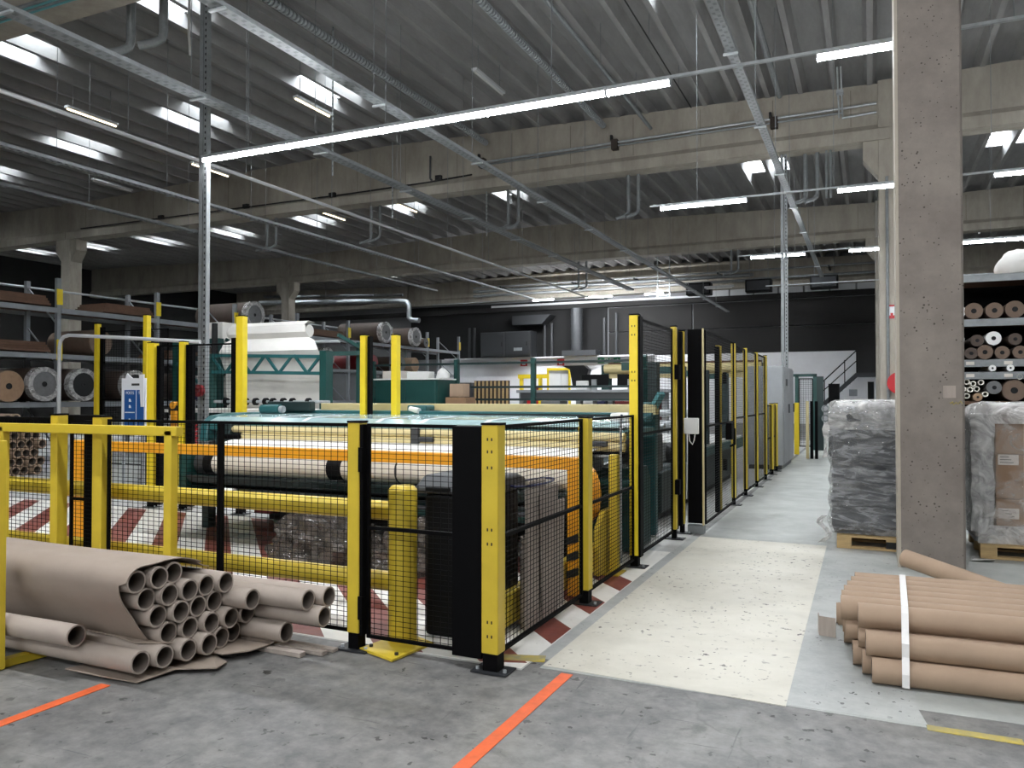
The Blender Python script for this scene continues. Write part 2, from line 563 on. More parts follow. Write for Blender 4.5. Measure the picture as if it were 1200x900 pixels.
paint('grey_edge_strip', [(-1.82, 4.35), (-1.735, 4.35), (-1.735, 8.85), (-1.82, 8.85)], 'grey_paint', 0.004)
paint('machine_bay_coating', [(-30, 4.12), (-1.82, 4.12), (-1.82, 30), (-30, 30)], 'zebra_grey', 0.002)
paint('white_hatched_field', [(-12, 4.14), (-1.83, 4.14), (-1.83, 7.85), (-12, 7.85)], 'white_paint', 0.003)
# diagonal red stripes x + y = c
for k in range(-6, 9):
    c0 = -1.66 + 0.742 * k
    c1 = c0 + 0.355
    x0, x1, y0, y1 = -12, -1.835, 4.15, 7.80
    poly = []
    for c, rev in ((c0, False), (c1, True)):
        # clip the line x+y=c to the field
        pts = []
        xa, ya = c - y0, y0
        if xa > x1: xa, ya = x1, c - x1
        if xa < x0: xa, ya = x0, c - x0
        xb, yb = c - y1, y1
        if xb < x0: xb, yb = x0, c - x0
        if xb > x1: xb, yb = x1, c - x1
        pts = [(xa, ya), (xb, yb)]
        poly += pts[::-1] if rev else pts
    ys = [p[1] for p in poly]
    if min(ys) < y0 - .01 or max(ys) > y1 + .01: continue
    paint('red_stripe', poly, 'red_paint', 0.0045)
for k in range(7):
    xa = -11.6 - 0.95 * k
    paint('red_stripe', [(xa, 8.3 + .75 * k), (xa + .36, 8.3 + .75 * k), (xa - 1.5, 10.2 + .75 * k), (xa - 1.86, 10.2 + .75 * k)], 'red_paint', 0.0035)
paint('orange_tape_line', [(-1.615, 2.2), (-1.545, 2.2), (-1.525, 4.17), (-1.595, 4.17)], 'orange_tape', 0.003)
paint('orange_tape_line', [(-3.83, 1.6), (-3.76, 1.6), (-3.74, 2.98), (-3.81, 2.98)], 'orange_tape', 0.003)
paint('yellow_floor_line', [(0.235, 4.17), (0.62, 4.17), (0.62, 4.235), (0.235, 4.235)], 'yellow_line', 0.003)
paint('yellow_floor_line', [(0.66, 4.17), (1.9, 4.17), (1.9, 4.235), (0.66, 4.235)], 'yellow_line', 0.003)
paint('yellow_floor_line', [(-2.0, 4.22), (-1.75, 4.3), (-1.78, 4.4), (-2.03, 4.32)], 'yellow_line', 0.005)

# walls
def wall(name, x0, x1, y0, y1, z0, z1, m):
    return struct(obj(name, MB().box(x0, x1, y0, y1, z0, z1), m))
wall('wall_left', XL - .3, XL, YF, YB, 0, 11, 'dark_wall')
wall('wall_right', XR, XR + .3, YF, YB, 0, 11, 'grey_wall')
wall('wall_front', XL - .3, XR + .3, YF - .3, YF, 0, 11, 'grey_wall')
wb = wall('wall_back', XL - .3, XR + .3, YB, YB + .3, 0, 11, 'grey_wall')
obj('lower_white_band', MB().box(-27.5, 3.0, YB - .04, YB, 0, 4.17), 'white_wall', wb)
for x0, x1 in ((-15.2, -9.9), (-9.8, -4.5), (-4.4, 0.9)):          # dark cladding, two panels high
    obj('dark_cladding_panel', MB().box(x0, x1, YB - .10, YB, 4.2, 5.65), 'dark_wall', wb, bev=.02)
    obj('dark_cladding_panel', MB().box(x0, x1, YB - .10, YB, 5.70, 7.25), 'dark_wall', wb, bev=.02)
obj('recess_shade_panel', MB().box(-30, -15.3, YB - .08, YB, 4.2, 7.9), 'recess_shade', wb)  # flat black sheet painted as a deep shaded niche
obj('white_ledge', MB().box(-23.5, -9, YB - .25, YB, 7.62, 7.76), 'lampbody', wb)
obj('ledge_beam', MB().box(-46, 3, YB - .4, YB, 7.3, 7.6), 'dark_wall', wb)
for k in range(7):
    obj('upper_wall_panel', MB().box(-9.0 + 1.4 * k, -7.7 + 1.4 * k, YB - .1, YB, 7.5, 8.0), 'lampbody', wb)

# roof: folded concrete deck, ribs along y
P0, PW = 0.05, 0.822
def zr(x):
    t = (x + 14.75 + 15.25) % 30.5 - 15.25
    return 9.45 + 0.025 * (15.25 - abs(t))
ceiling = bpy.data.objects.new('ceiling', None)
C.objects.link(ceiling); ceiling.location = (0, 0, 9.45); WL[ceiling] = Vector((0, 0, 9.45)); struct(ceiling)
SKYX = [-3.238 - 4.932 * k for k in range(0, 9) if k != 1] + [4.16]
SKYY = [11.0, 16.5, 24.2, 28.3, 37.8, 42.2]
def skyy(x):
    return [11.0, 13.9] + SKYY[2:] if -4.2 < x < 0 else SKYY
sky_bays = {}
nwin = 0
k0, k1 = int((XL - P0) / PW), int((XR - P0) / PW)
for xi in SKYX:
    kk = round((xi - P0) / PW)
    for b in (kk - 1, kk):
        sky_bays[b] = True
for k in range(k0 - 1, k1 + 1):
    x = P0 + PW * k
    z = zr(x)
    rib = MB().prism([(x - .06, z - .02), (x + .06, z - .02), (x + .15, z + .30), (x - .15, z + .30)], 'y', YF, YB)
    obj('roof_rib', rib, 'roof', ceiling)
    xa, xb = x + .10, x + PW - .10
    za = zr(x + PW / 2) + .28
    segs = [(YF, YB)]
    if k in sky_bays:
        segs = []
        last = YF
        for y in skyy(P0 + PW * k):
            segs.append((last, y)); last = y + 1.7
        segs.append((last, YB))
    for a, b in segs:
        obj('roof_panel', MB().box(xa - .06, xb + .06, a, b, za, za + .14), 'roofp', ceiling)
for xi in SKYX:
    z = zr(xi) + .42
    for y in skyy(xi):
        nwin += 1
        w_ = bpy.data.objects.new('window_%d' % nwin, None)
        C.objects.link(w_); w_.location = (xi, y, z); WL[w_] = Vector((xi, y, z)); struct(w_)
        kb = MB()
        kb.box(xi - .90, xi - .84, y - .08, y + 1.78, z, z + .35).box(xi + .84, xi + .90, y - .08, y + 1.78, z, z + .35)
        kb.box(xi - .84, xi + .84, y - .08, y, z, z + .35).box(xi - .84, xi + .84, y + 1.7, y + 1.78, z, z + .35)
        obj('kerb', kb, 'white', w_)
        obj('pane', MB().box(xi - .86, xi + .86, y - .04, y + 1.74, z + .35, z + .37), 'pane', w_)
# light-tight outer edge above walls
# beams across x
def beam(name, yc, x0, x1):
    n = 12
    mb = MB()
    xs = [x0 + (x1 - x0) * i / n for i in range(n + 1)]
    prof = lambda x: [(yc - .30, 8.0), (yc + .30, 8.0), (yc + .30, 8.28), (yc + .19, 8.42), (yc + .19, zr(x)), (yc - .19, zr(x)), (yc - .19, 8.42), (yc - .30, 8.28)]
    vs = []
    for x in xs:
        vs += [(x, y, z) for y, z in prof(x)]
    fs = []
    for i in range(n):
        for k in range(8):
            j = (k + 1) % 8
            fs.append((i * 8 + k, i * 8 + j, (i + 1) * 8 + j, (i + 1) * 8 + k))
    fs += [tuple(range(8)), tuple(n * 8 + k for k in range(8))]
    mb.add(vs, fs)
    return struct(obj(name, mb, 'beam'))
COLY = [-18.5, -5.1, 8.3, 21.9, 35.2]
nt = 0
for yc in COLY[:2] + [8.72] + COLY[3:] + [48.05]:
    for x0, x1 in ((-46, -30.0), (-29.9, 0.5), (0.55, 16)):
        nt += 1
        bmo = beam('trim_%d' % nt, yc, x0, x1)
        if x0 > -46:
            for q in range(int((x1 - x0) / 1.9)):       # formwork joints
                xx = x0 + 1.0 + 1.9 * q
                obj('formwork_joint', MB().box(xx, xx + .012, yc - .194, yc - .17, 8.44, zr(xx) - .1), 'joint', bmo)
# columns
def column(yc, xc, top, near=False):
    c = bpy.data.objects.new('wall_column', None)
    C.objects.link(c); c.location = (xc, yc, 0); WL[c] = Vector((xc, yc, 0)); struct(c)
    b = .27
    obj('shaft', MB().prism([(xc - b + .02, yc - b), (xc + b - .02, yc - b), (xc + b, yc - b + .02), (xc + b, yc + b), (xc - b, yc + b), (xc - b, yc - b + .02)], 'z', 0, top), 'column' if near else 'beam', c)
    for s in (-1, 1):
        obj('corbel', MB().prism([(xc + s * .20, 7.1), (xc + s * .27, 7.1), (xc + s * .62, 7.55), (xc + s * .62, 8.0), (xc + s * .20, 8.0)], 'y', yc - .24, yc + .24), 'beam', c)
    return c
for yc in COLY:
    for xc in (-30.0, 0.5):
        cn = column(yc, xc, 9.5, yc == 8.3)
        if yc == 8.3 and xc == 0.5:
            cn['label'] = 'thick grey concrete column'
            obj('tape_patch', MB().box(.60, .70, 8.028, 8.031, 1.55, 1.66), 'cardgrey', cn)
            obj('yellow_scrawl', MB().pipe([(.655, 8.026, 1.50), (.675, 8.026, 1.515), (.68, 8.026, 1.49), (.70, 8.026, 1.51), (.715, 8.026, 1.495), (.735, 8.026, 1.52), (.75, 8.026, 1.50)], .006, 5), 'yellow_line', cn)
            obj('pale_arris', MB().box(.226, .232, 8.06, 8.56, 0, 9.4), 'edge', cn)
            obj('pale_arris_strip', MB().box(.226, .252, 8.026, 8.06, 0, 9.4), 'edge', cn)

# =================================================================== LAMPS
def lamp_row(y, z, spans, x0, x1, g, labels, lm='lit'):
    t = thing('lamp_trunking', 'thin grey lamp trunking rail hung across the hall, %s' % g, 'lighting rail', (x0, y, z))
    obj('rail', MB().box(x0, x1, y - .022, y + .022, z + .0, z + .035), 'galv', t)
    x = x0 + 1.0
    while x < x1:
        obj('suspension_wire', MB().cyl((x, y, z + .03), (x, y, zr(x) + .29), .006, 5), 'galvd', t)
        x += 2.6
    for i, (a, b) in enumerate(spans):
        l = thing('tube_lamp', labels(i), 'lamp', ((a + b) / 2, y, z - .09), 'white tube lamps under the trunking rails')
        obj('housing', MB().prism([(y - .05, z - .03), (y + .05, z - .03), (y + .03, z), (y - .03, z)], 'x', a, b), 'lampbody', l)
        obj('end_cap', MB().box(a - .012, a, y - .055, y + .055, z - .09, z), 'lampbody', l)
        obj('end_cap', MB().box(b, b + .012, y - .055, y + .055, z - .09, z), 'lampbody', l)
        obj('lit_tube', MB().prism([(y - .045, z - .03), (y - .052, z - .05), (y - .035, z - .078), (y, z - .086), (y + .035, z - .078), (y + .052, z - .05), (y + .045, z - .03)], 'x', a + .01, b - .01), lm, l)
ROWN = ['first', 'second', 'third', 'fourth', 'fifth', 'sixth', 'seventh']
for yy_, nm_ in ((-10.5, 'added two rails'), (-17.2, 'added three rails')):  # unseen rows added to light the bay floor and fence fronts
    lamp_row(yy_, 5.5, [(-9.9 + 2.3 * k, -8.2 + 2.3 * k) for k in range(6)], -10, 8, nm_ + ' behind the viewpoint', lambda i, n=nm_: 'lit white tube lamp %s behind the viewpoint, %s from the left' % (n, ROWN[i]))
lamp_row(-3.8, 5.5, [(-9.9, -8.2), (-7.6, -5.9), (-5.3, -3.6), (-3.0, -1.3), (-.7, 1.0), (1.6, 3.3)], -10, 8, 'behind the viewpoint', lambda i: 'lit white tube lamp behind the viewpoint, %s from the left on its rail' % ROWN[i])
lamp_row(2.9, 5.5, [(-9.95, -8.25), (-7.6, -5.9), (-5.3, -3.6), (-3.0, -1.3), (-.7, 1.0), (2.2, 3.9)], -10, 8, 'above the viewpoint', lambda i: 'lit white tube lamp above the viewpoint, %s from the left on its rail' % ROWN[i])
L1 = ['long lit tube lamp right beside the tall perforated post', 'lit tube lamp on the near rail, second from the tall post', 'lit tube lamp on the near rail, third from the tall post', 'lit tube lamp on the near rail, fourth from the tall post', 'short lit tube lamp ending the continuous bright line', 'lit tube lamp running up to the top of the concrete column', 'lit tube lamp on the near rail beyond the concrete column']
lamp_row(9.6, 5.5, [(-9.93, -8.22), (-8.2, -6.5), (-6.48, -4.78), (-4.76, -3.06), (-3.03, -2.23), (-.52, .9), (4.2, 5.9)], -10, 9, 'nearest one', lambda i: L1[i])
L2 = ['lit tube lamp on the second rail left of the slim channel post', 'lit tube lamp on the second rail touching the concrete column', 'lit tube lamp on the second rail right of the concrete column', 'lit tube lamp far right on the second rail']
lamp_row(16.2, 5.55, [(-3.95, -2.22), (-.53, 1.2), (2.04, 3.76), (5.5, 7.2)], -4.2, 9, 'second one', lambda i: L2[i])
L3 = ['small lit tube lamp on the third rail left of the channel post', 'small lit tube lamp on the third rail beside the column', 'small lit tube lamp on the third rail right of the column']
lamp_row(23.0, 5.55, [(-3.04, -1.6), (-.48, 1.2), (2.17, 3.9)], -3.4, 9, 'third one', lambda i: L3[i])
lamp_row(29.6, 5.55, [(1.2, 2.9)], -3.4, 9, 'fourth one', lambda i: 'unseen lit tube lamp kept behind the column on the fourth rail')  # hidden lamp kept for the light it gives the far aisle
L5 = ['far lit tube lamp above the yellow hoist, before the silver duct', 'far lit tube lamp above the exit sign', 'far lit tube lamp just right of the tall yellow post top']
lamp_row(44.5, 7.55, [(-18.83, -17.48), (-15.4, -13.8), (-11.8, -10.75)], -26, -9, 'fifth one', lambda i: L5[i], 'litrear')

# =================================================================== SAFETY FENCES
def fpost(t, x0, x1, y0, y1, top, m='yellow', foot=.11, plate=True, holes=None):
    p = obj('post', MB().box(x0, x1, y0, y1, foot, top), m, t, bev=.006)
    obj('cap', MB().box(x0 - .003, x1 + .003, y0 - .003, y1 + .003, top, top + .012), 'black', p)
    if plate:
        cx, cy = (x0 + x1) / 2, (y0 + y1) / 2
        f = MB().box(x0 + .006, x1 - .006, y0 + .006, y1 - .006, .012, foot + .01)
        obj('foot', f, 'black', p)
        obj('foot_plate', MB().box(cx - .11, cx + .11, cy - .075, cy + .075, .005, .013), 'darksteel', p)
        for sx in (-1, 1):
            obj('anchor_bolt', MB().cyl((cx + sx * .085, cy - .03, .013), (cx + sx * .085, cy - .03, .03), .011, 6), 'galv', p)
    if holes:
        for z in holes:
            for dx in (-.013, .013):
                obj('slot', MB().box((x0 + x1) / 2 + dx - .004, (x0 + x1) / 2 + dx + .004, y0 - .0015, y0 + .001, z, z + .017), 'rubber', p)
    return p
def panel(t, ax, c, a, b, z0, z1, mid=None, pv=.05, ph=.03, th=.003, fr=.02, m='wire'):
    """mesh panel along x (ax='x', y=c) or along y (ax='y', x=c)"""
    def B(mb, u0, u1, v0, v1, w_):
        if ax == 'x': mb.box(u0, u1, c - w_ / 2, c + w_ / 2, v0, v1)
        else: mb.box(c - w_ / 2, c + w_ / 2, u0, u1, v0, v1)
    f = MB()
    B(f, a, b, z1 - fr, z1, fr); B(f, a, b, z0, z0 + fr, fr)
    B(f, a, a + fr, z0 + fr, z1 - fr, fr); B(f, b - fr, b, z0 + fr, z1 - fr, fr)
    if mid: B(f, a + fr, b - fr, mid - .011, mid + .011, .022)
    p = obj('mesh_panel', f, 'black', t)
    g = MB()
    n = max(1, int((b - a) / pv)); 
    for k in range(1, n):
        u = a + (b - a) * k / n
        B(g, u - th / 2, u + th / 2, z0 + fr, z1 - fr, th)
    n = int((z1 - z0) / ph)
    for k in range(1, n):
        z = z0 + (z1 - z0) * k / n
        B(g, a + fr, b - fr, z - th / 2, z + th / 2, th)
    stuff(obj('wire_mesh', g, m, p))
    return p

t = thing('safety_fence', 'waist-high black mesh fence with yellow posts behind the tube pile', 'fence', (-3.6, 4.05, 0))
fpost(t, -2.94, -2.855, 4.0, 4.09, 1.40)
obj('stile', MB().box(-2.852, -2.83, 4.005, 4.085, .1, 1.39), 'black', t)
obj('clip', MB().box(-2.855, -2.825, 3.99, 4.005, 1.1, 1.25), 'black', t)
obj('clip', MB().box(-2.855, -2.825, 3.99, 4.005, .2, .34), 'black', t)
fpost(t, -5.235, -5.135, 4.0, 4.09, 1.41)
fpost(t, -5.70, -5.62, 4.0, 4.09, 1.42)
fpost(t, -2.01, -1.905, 3.99, 4.09, 1.40, holes=(1.31, 1.24, 1.15, .80, .72, .28, .20))
obj('cover_box', MB().box(-2.205, -2.015, 4.0, 4.085, .07, 1.39), 'black', t, bev=.004)
panel(t, 'x', 4.05, -2.825, -2.205, .08, 1.395, .755)
panel(t, 'x', 4.05, -4.02, -2.95, .10, 1.395, None)
panel(t, 'x', 4.05, -5.125, -4.03, .10, 1.395, None)
panel(t, 'x', 4.05, -7.2, -5.71, .10, 1.40, None)
panel(t, 'x', 4.10, -5.60, -5.25, .10, 1.36, .78)
obj('lock_housing', MB().box(-5.72, -5.37, 4.14, 4.22, 1.30, 1.42), 'black', t, bev=.005)
obj('gate_stile', MB().box(-5.47, -5.375, 4.11, 4.17, .1, 1.38), 'black', t, bev=.004)
obj('gate_stile', MB().box(-5.365, -5.295, 4.11, 4.18, .1, 1.36), 'yellow', t, bev=.004)
obj('dark_top_rail', MB().box(-7.2, -5.72, 4.10, 4.16, 1.32, 1.40), 'black', t)
obj('loose_strap', MB().pipe([(-5.43, 4.0, .40), (-5.3, 3.985, .36), (-5.2, 3.98, .30)], .006, 5), 'black', t)

t = thing('safety_fence', 'waist-high mesh fence run along the cream walkway', 'fence', (-1.96, 5.6, 0))
fpost(t, -2.0, -1.92, 5.59, 5.69, 1.40)
panel(t, 'y', -1.965, 4.13, 5.57, .07, 1.395, .745)
panel(t, 'y', -1.965, 5.71, 6.97, .07, 1.395, .74)

t = thing('safety_fence', 'tall mesh fence with yellow posts lining the grey aisle', 'fence', (-1.96, 10, 0))
obj('stile', MB().box(-1.925, -1.905, 7.0, 7.1, .1, 2.3), 'black', t)
fpost(t, -2.01, -1.927, 7.0, 7.09, 2.31, 'byellow', holes=(2.2, 2.12, 1.78, 1.70))
fpost(t, -1.99, -1.93, 8.56, 8.63, 2.33)
fpost(t, -1.99, -1.93, 8.97, 9.03, 2.31)
obj('stile', MB().box(-1.985, -1.935, 8.66, 8.71, .1, 2.31), 'black', t)
obj('stile', MB().box(-1.985, -1.935, 8.88, 8.94, .1, 2.30), 'black', t)
panel(t, 'y', -1.965, 7.13, 8.52, .08, 2.30, 1.21)
for y in (11.62, 12.8, 14.12, 15.4):
    fpost(t, -1.82, -1.76, y - .02, y + .04, 2.33)
    obj('stile', MB().box(-1.815, -1.765, y + .05, y + .11, .08, 2.31), 'black', t)
for a, b in ((11.75, 12.76), (12.93, 14.08), (14.25, 15.36)):
    panel(t, 'y', -1.79, a, b, .06, 2.31, 1.25)
for z in (.5, 1.75):
    for y in (8.55, 11.62):
        obj('hinge', MB().box(-1.93, -1.88, y - .06, y + .02, z, z + .16), 'black', t)

t = thing('sliding_gate', 'black sliding mesh gate with solid black end box in the tall fence', 'gate', (-1.75, 10, 0))
obj('end_box', MB().box(-1.90, -1.735, 9.02, 9.10, .12, 2.33), 'black', t, bev=.004)
obj('edge_strip', MB().box(-1.735, -1.72, 9.02, 9.06, .10, 2.34), 'cream', t)
obj('end_foot', MB().box(-1.90, -1.72, 9.0, 9.12, .005, .10), 'galvd', t)
panel(t, 'y', -1.72, 9.12, 11.2, .10, 2.33, 1.22)
obj('gate_post', MB().box(-1.80, -1.74, 10.25, 10.36, .1, 2.22), 'yellow', t)
obj('gate_post', MB().box(-1.79, -1.74, 10.12, 10.22, .1, 2.2), 'black', t)
obj('handle', MB().pipe([(-1.70, 10.75, .9), (-1.64, 10.75, .93), (-1.64, 10.75, 1.13), (-1.70, 10.75, 1.16)], .014, 8), 'black', t, smooth=True)
obj('lock_block', MB().box(-1.72, -1.64, 10.5, 10.68, 1.0, 1.22), 'black', t, bev=.01)
jb = thing('switch_box', 'small white switch box on a post of the tall fence', 'switch box', (-1.88, 8.98, 1.14))
obj('enclosure', MB().box(-1.92, -1.76, 8.9, 8.97, 1.14, 1.32), 'white', jb, bev=.008)
obj('cable', MB().pipe([(-1.87, 8.94, 1.14), (-1.86, 8.94, 1.06), (-1.83, 8.94, 1.02), (-1.81, 8.94, 1.07), (-1.80, 8.94, 1.14)], .006, 6), 'white', jb)
obj('cable', MB().pipe([(-1.89, 8.94, 1.14), (-1.89, 8.95, .95), (-1.90, 8.95, .4)], .006, 6), 'white', jb)

t = thing('safety_fence', 'low fence stub with yellow posts in front of the grey cabinet', 'fence', (-1.79, 16.8, 0))
for y in (16.5, 17.3):
    fpost(t, -1.84, -1.76, y - .04, y + .04, 1.42)
panel(t, 'y', -1.80, 15.47, 16.44, .06, 1.4, .75)
panel(t, 'y', -1.80, 16.56, 17.24, .06, 1.4, .75)

# posts of the enclosure behind the machine
FAR = [(-9.31, -9.18, 2.32, 'tall yellow fence post beside the blue and white notice board'),
       (-8.70, -8.61, 2.32, 'tall yellow post left of the perforated steel post'),
       (-7.67, -7.55, 2.63, 'tallest bright yellow post at left edge of the white fabric web'),
       (-5.68, -5.60, 2.31, 'yellow post just right of the white fabric web frame'),
       (-5.23, -5.15, 2.30, 'yellow post in front of the green cabinet')]
fb = thing('safety_fence', 'tall rear fence of yellow posts and black mesh behind the cream beam', 'fence', (-7.2, 8.0, 0))
for x0, x1, top, lb in FAR:
    p = fpost(fb, x0, x1, 7.97, 8.06, top, 'byellow')
    p['label'] = lb
for a, b in ((-9.15, -8.72), (-8.59, -7.69)):
    panel(fb, 'x', 8.0, a, b, .1, 2.28, 1.2, .06, .05, .003)
obj('black_stile', MB().box(-8.60, -8.48, 8.0, 8.06, .05, 2.28), 'black', fb)
obj('black_stile', MB().box(-9.16, -9.08, 8.0, 8.06, .05, 2.28), 'black', fb)
obj('black_stile', MB().box(-7.78, -7.68, 8.0, 8.06, .6, 2.35), 'black', fb)
obj('black_stile', MB().box(-5.59, -5.55, 8.0, 8.06, .6, 2.3), 'black', fb)
t = thing('safety_fence', 'yellow posts and mesh guarding the rack aisle left of the notice board', 'fence', (-14.5, 12, 0))
for x in (-15.55,):
    fpost(t, x - .05, x + .05, 11.95, 12.05, 3.17, 'byellow')
fpost(t, -12.5, -12.4, 10.6, 10.7, 3.1, 'byellow')
panel(t, 'x', 12.0, -15.45, -13.4, .1, 3.0, 1.5, .08, .05, .003)
obj('black_stile', MB().box(-15.48, -15.38, 12, 12.06, .1, 3.1), 'black', t)

# crash rails behind the front fence
t = thing('crash_barrier', 'yellow round crash rails with fat bollard behind the front fence', 'barrier', (-4.5, 4.27, 0))
obj('upper_rail', MB().cyl((-7.5, 4.27, .83), (-2.72, 4.27, .83), .062, 20), 'yellow', t, True)
obj('lower_rail', MB().cyl((-7.5, 4.27, .38), (-2.72, 4.27, .38), .062, 20), 'yellow', t, True)
bl = obj('bollard', MB().cyl((-2.71, 4.27, .012), (-2.71, 4.27, .97), .092, 28), 'yellow', t, True)
obj('cap', MB().cyl((-2.71, 4.27, .97), (-2.71, 4.27, .995), .092, 28, .07), 'yellow', bl, True)
obj('base_plate', MB().prism([(-2.56, 3.92), (-2.50, 4.30), (-2.78, 4.42), (-2.86, 4.02)], 'z', .006, .02), 'yellow', bl)
obj('bollard', MB().cyl((-7.5, 4.27, 0.005), (-7.5, 4.27, .97), .092, 20), 'yellow', t, True)
for sx, sy in ((-.13, -.13), (.10, -.2), (.13, .03)):
    obj('anchor_bolt', MB().cyl((-2.68 + sx, 4.2 + sy, .02), (-2.68 + sx, 4.2 + sy, .035), .012, 6), 'darksteel', bl)

t = thing('crash_barrier', 'low yellow kick rail with post and plate beside the walkway fence', 'barrier', (-2.2, 6, 0))
obj('rail', MB().box(-2.25, -2.17, 4.55, 7.0, .05, .27), 'yellow', t, bev=.01)
obj('rail_bolt', MB().cyl((-2.17, 6.5, .16), (-2.15, 6.5, .16), .02, 8), 'galv', t)
obj('post', MB().box(-2.10, -2.02, 6.66, 6.74, .012, 1.05), 'yellow', t, bev=.01)
obj('base_plate', MB().box(-2.16, -1.99, 6.58, 6.82, .005, .014), 'yellow', t)
obj('side_plate', MB().prism([(6.45, .02), (7.12, .02), (7.12, .40), (6.98, .56), (6.62, .56), (6.45, .42)], 'x', -2.17, -2.12), 'yellow', t, bev=.005)
obj('conduit', MB().cyl((-2.0, 6.70, .1), (-2.0, 6.70, 1.38), .012, 8), 'grey', t, True)

# =================================================================== MACHINE IN FRONT BAY
g = thing('guard_rail', 'orange square guard beam on striped leg across the roller machine', 'guard rail', (-4.6, 5.83, 0))
obj('beam', MB().box(-7.75, -2.16, 5.79, 5.88, .985, 1.085), 'orange', g, bev=.008)
lg = obj('leg', MB().box(-2.16, -2.03, 5.77, 5.90, .008, 1.085), 'orange', g, bev=.006)
for z in (.14, .27, .40):
    obj('black_stripe', MB().prism([(-2.163, z), (-2.027, z + .05), (-2.027, z + .11), (-2.163, z + .06)], 'y', 5.766, 5.905), 'rubber', lg)
obj('leg', MB().box(-7.88, -7.74, 5.77, 5.90, .005, 1.09), 'orange', g, bev=.006)

m = thing('roller_machine', 'long teal fabric machine with cream rollers and white roll', 'machine', (-4.6, 7.0, 0))
wr = obj('white_roll', MB().cyl((-6.28, 6.3, .855), (-2.3, 6.3, .875), .118, 28), 'whiteroll', m, True)
obj('black_ring', MB().cyl((-4.80, 6.3, .862), (-4.63, 6.3, .863), .122, 28), 'blackplastic', wr, True)
obj('black_ring', MB().cyl((-6.40, 6.3, .855), (-6.28, 6.3, .855), .122, 28), 'blackplastic', wr, True)
obj('grey_end', MB().cyl((-6.53, 6.3, .855), (-6.40, 6.3, .855), .115, 24), 'dgrey', wr, True)
obj('seam_ring', MB().cyl((-4.02, 6.3, .866), (-4.0, 6.3, .866), .1185, 28), 'dgrey', wr, True)
obj('trough', MB().prism([(6.15, .66), (6.5, .66), (6.55, .76), (6.44, .74), (6.30, .72), (6.16, .74), (6.10, .74)], 'x', -6.6, -2.3), 'dgreen', m)
obj('side_frame', MB().box(-6.66, -6.55, 6.1, 6.9, .55, 1.02), 'green', m, bev=.02)
obj('lower_green_table', MB().box(-7.3, -2.5, 6.15, 7.2, .48, .53), 'teal', m, bev=.01)
obj('skid', MB().box(-6.9, -2.3, 7.75, 8.35, .02, .60), 'rubber', m, bev=.01)
obj('dark_front_panel', MB().box(-6.5, -2.3, 6.62, 6.7, .55, .95), 'black', m)
for z, y in ((.58, 6.0), (.62, 6.45)):
    obj('dark_rod', MB().cyl((-6.5, y, z), (-2.4, y, z), .02, 8), 'darksteel', m, True)
for x in (-7.2, -2.6):
    obj('leg', MB().box(x - .05, x + .05, 7.0, 7.12, .005, .48), 'dgreen', m)
obj('red_block', MB().box(-6.95, -6.7, 7.55, 7.7, .12, .34), 'dred', m)
obj('fabric_apron', MB().sheet([[(x, 6.98, 1.08), (x, 6.80, 1.06), (x, 6.55, 1.0)] for x in (-6.65, -4.5, -2.3)], .006), 'fabric', m)
# two cream rollers and their clamps
obj('cream_roller', MB().cyl((-6.75, 7.0, 1.185), (-2.05, 7.0, 1.185), .043, 20), 'cream', m, True)
obj('cream_roller', MB().cyl((-6.62, 7.0, 1.10), (-2.05, 7.0, 1.095), .043, 20), 'cream', m, True)
for x in (-4.26, -2.42):
    c_ = obj('clamp', MB().box(x - .05, x + .05, 6.93, 6.97, 1.06, 1.24), 'dgrey', m, bev=.01)
    obj('clamp_arm', MB().box(x + .02, x + .22, 6.92, 6.96, 1.10, 1.15), 'dgrey', c_, bev=.008)
obj('end_bracket', MB().prism([(6.9, 1.0), (7.15, 1.0), (7.2, 1.25), (6.95, 1.25)], 'x', -6.95, -6.75), 'dgreen', m, bev=.01)
obj('bracket_knob', MB().cyl((-6.8, 6.92, 1.10), (-6.6, 6.92, 1.10), .03, 12), 'black', m, True)
obj('black_bar', MB().box(-6.6, -2.05, 7.02, 7.1, 1.0, 1.05), 'black', m)
# table with bluish cover sheet and teal frame
obj('table_frame', MB().box(-7.3, -2.1, 7.15, 8.3, 1.15, 1.24), 'teal', m, bev=.02)
obj('cover_sheet', MB().sheet([[(x, 7.12, 1.27), (x, 7.25, 1.315), (x, 7.7, 1.335), (x, 8.2, 1.345)] for x in (-7.25, -6, -4.5, -3, -2.15)], .006), 'glassy', m)
for x in (-6.35, -5.9, -4.9, -4.35, -3.6, -2.9):
    obj('sheet_tape', MB().sheet([[(x, 7.14, 1.278), (x + .02, 7.25, 1.321), (x + .12, 7.7, 1.341)], [(x + .06, 7.14, 1.278), (x + .08, 7.25, 1.321), (x + .18, 7.7, 1.341)]], .003), 'lampbody', m)
obj('table_end_cheek', MB().prism([(7.1, 1.02), (8.3, 1.02), (8.3, 1.36), (7.5, 1.36), (7.25, 1.33), (7.13, 1.25)], 'x', -7.42, -7.28), 'teal', m, bev=.03)
obj('teal_rail', MB().box(-7.3, -2.1, 8.16, 8.24, 1.34, 1.39), 'teal', m, bev=.01)
mt = obj('drive_motor', MB().cyl((-7.15, 7.9, 1.40), (-6.85, 7.9, 1.40), .06, 20), 'teal', m, True)
obj('motor_face', MB().cyl((-6.85, 7.9, 1.40), (-6.80, 7.9, 1.40), .045, 20), 'galv', mt, True)
obj('gear_block', MB().box(-7.2, -6.5, 8.05, 8.16, 1.38, 1.50), 'dgreen', mt, bev=.015)
cb = obj('cream_beam', MB().box(-6.62, -2.12, 8.42, 8.56, 1.365, 1.475), 'cream', m, bev=.006)
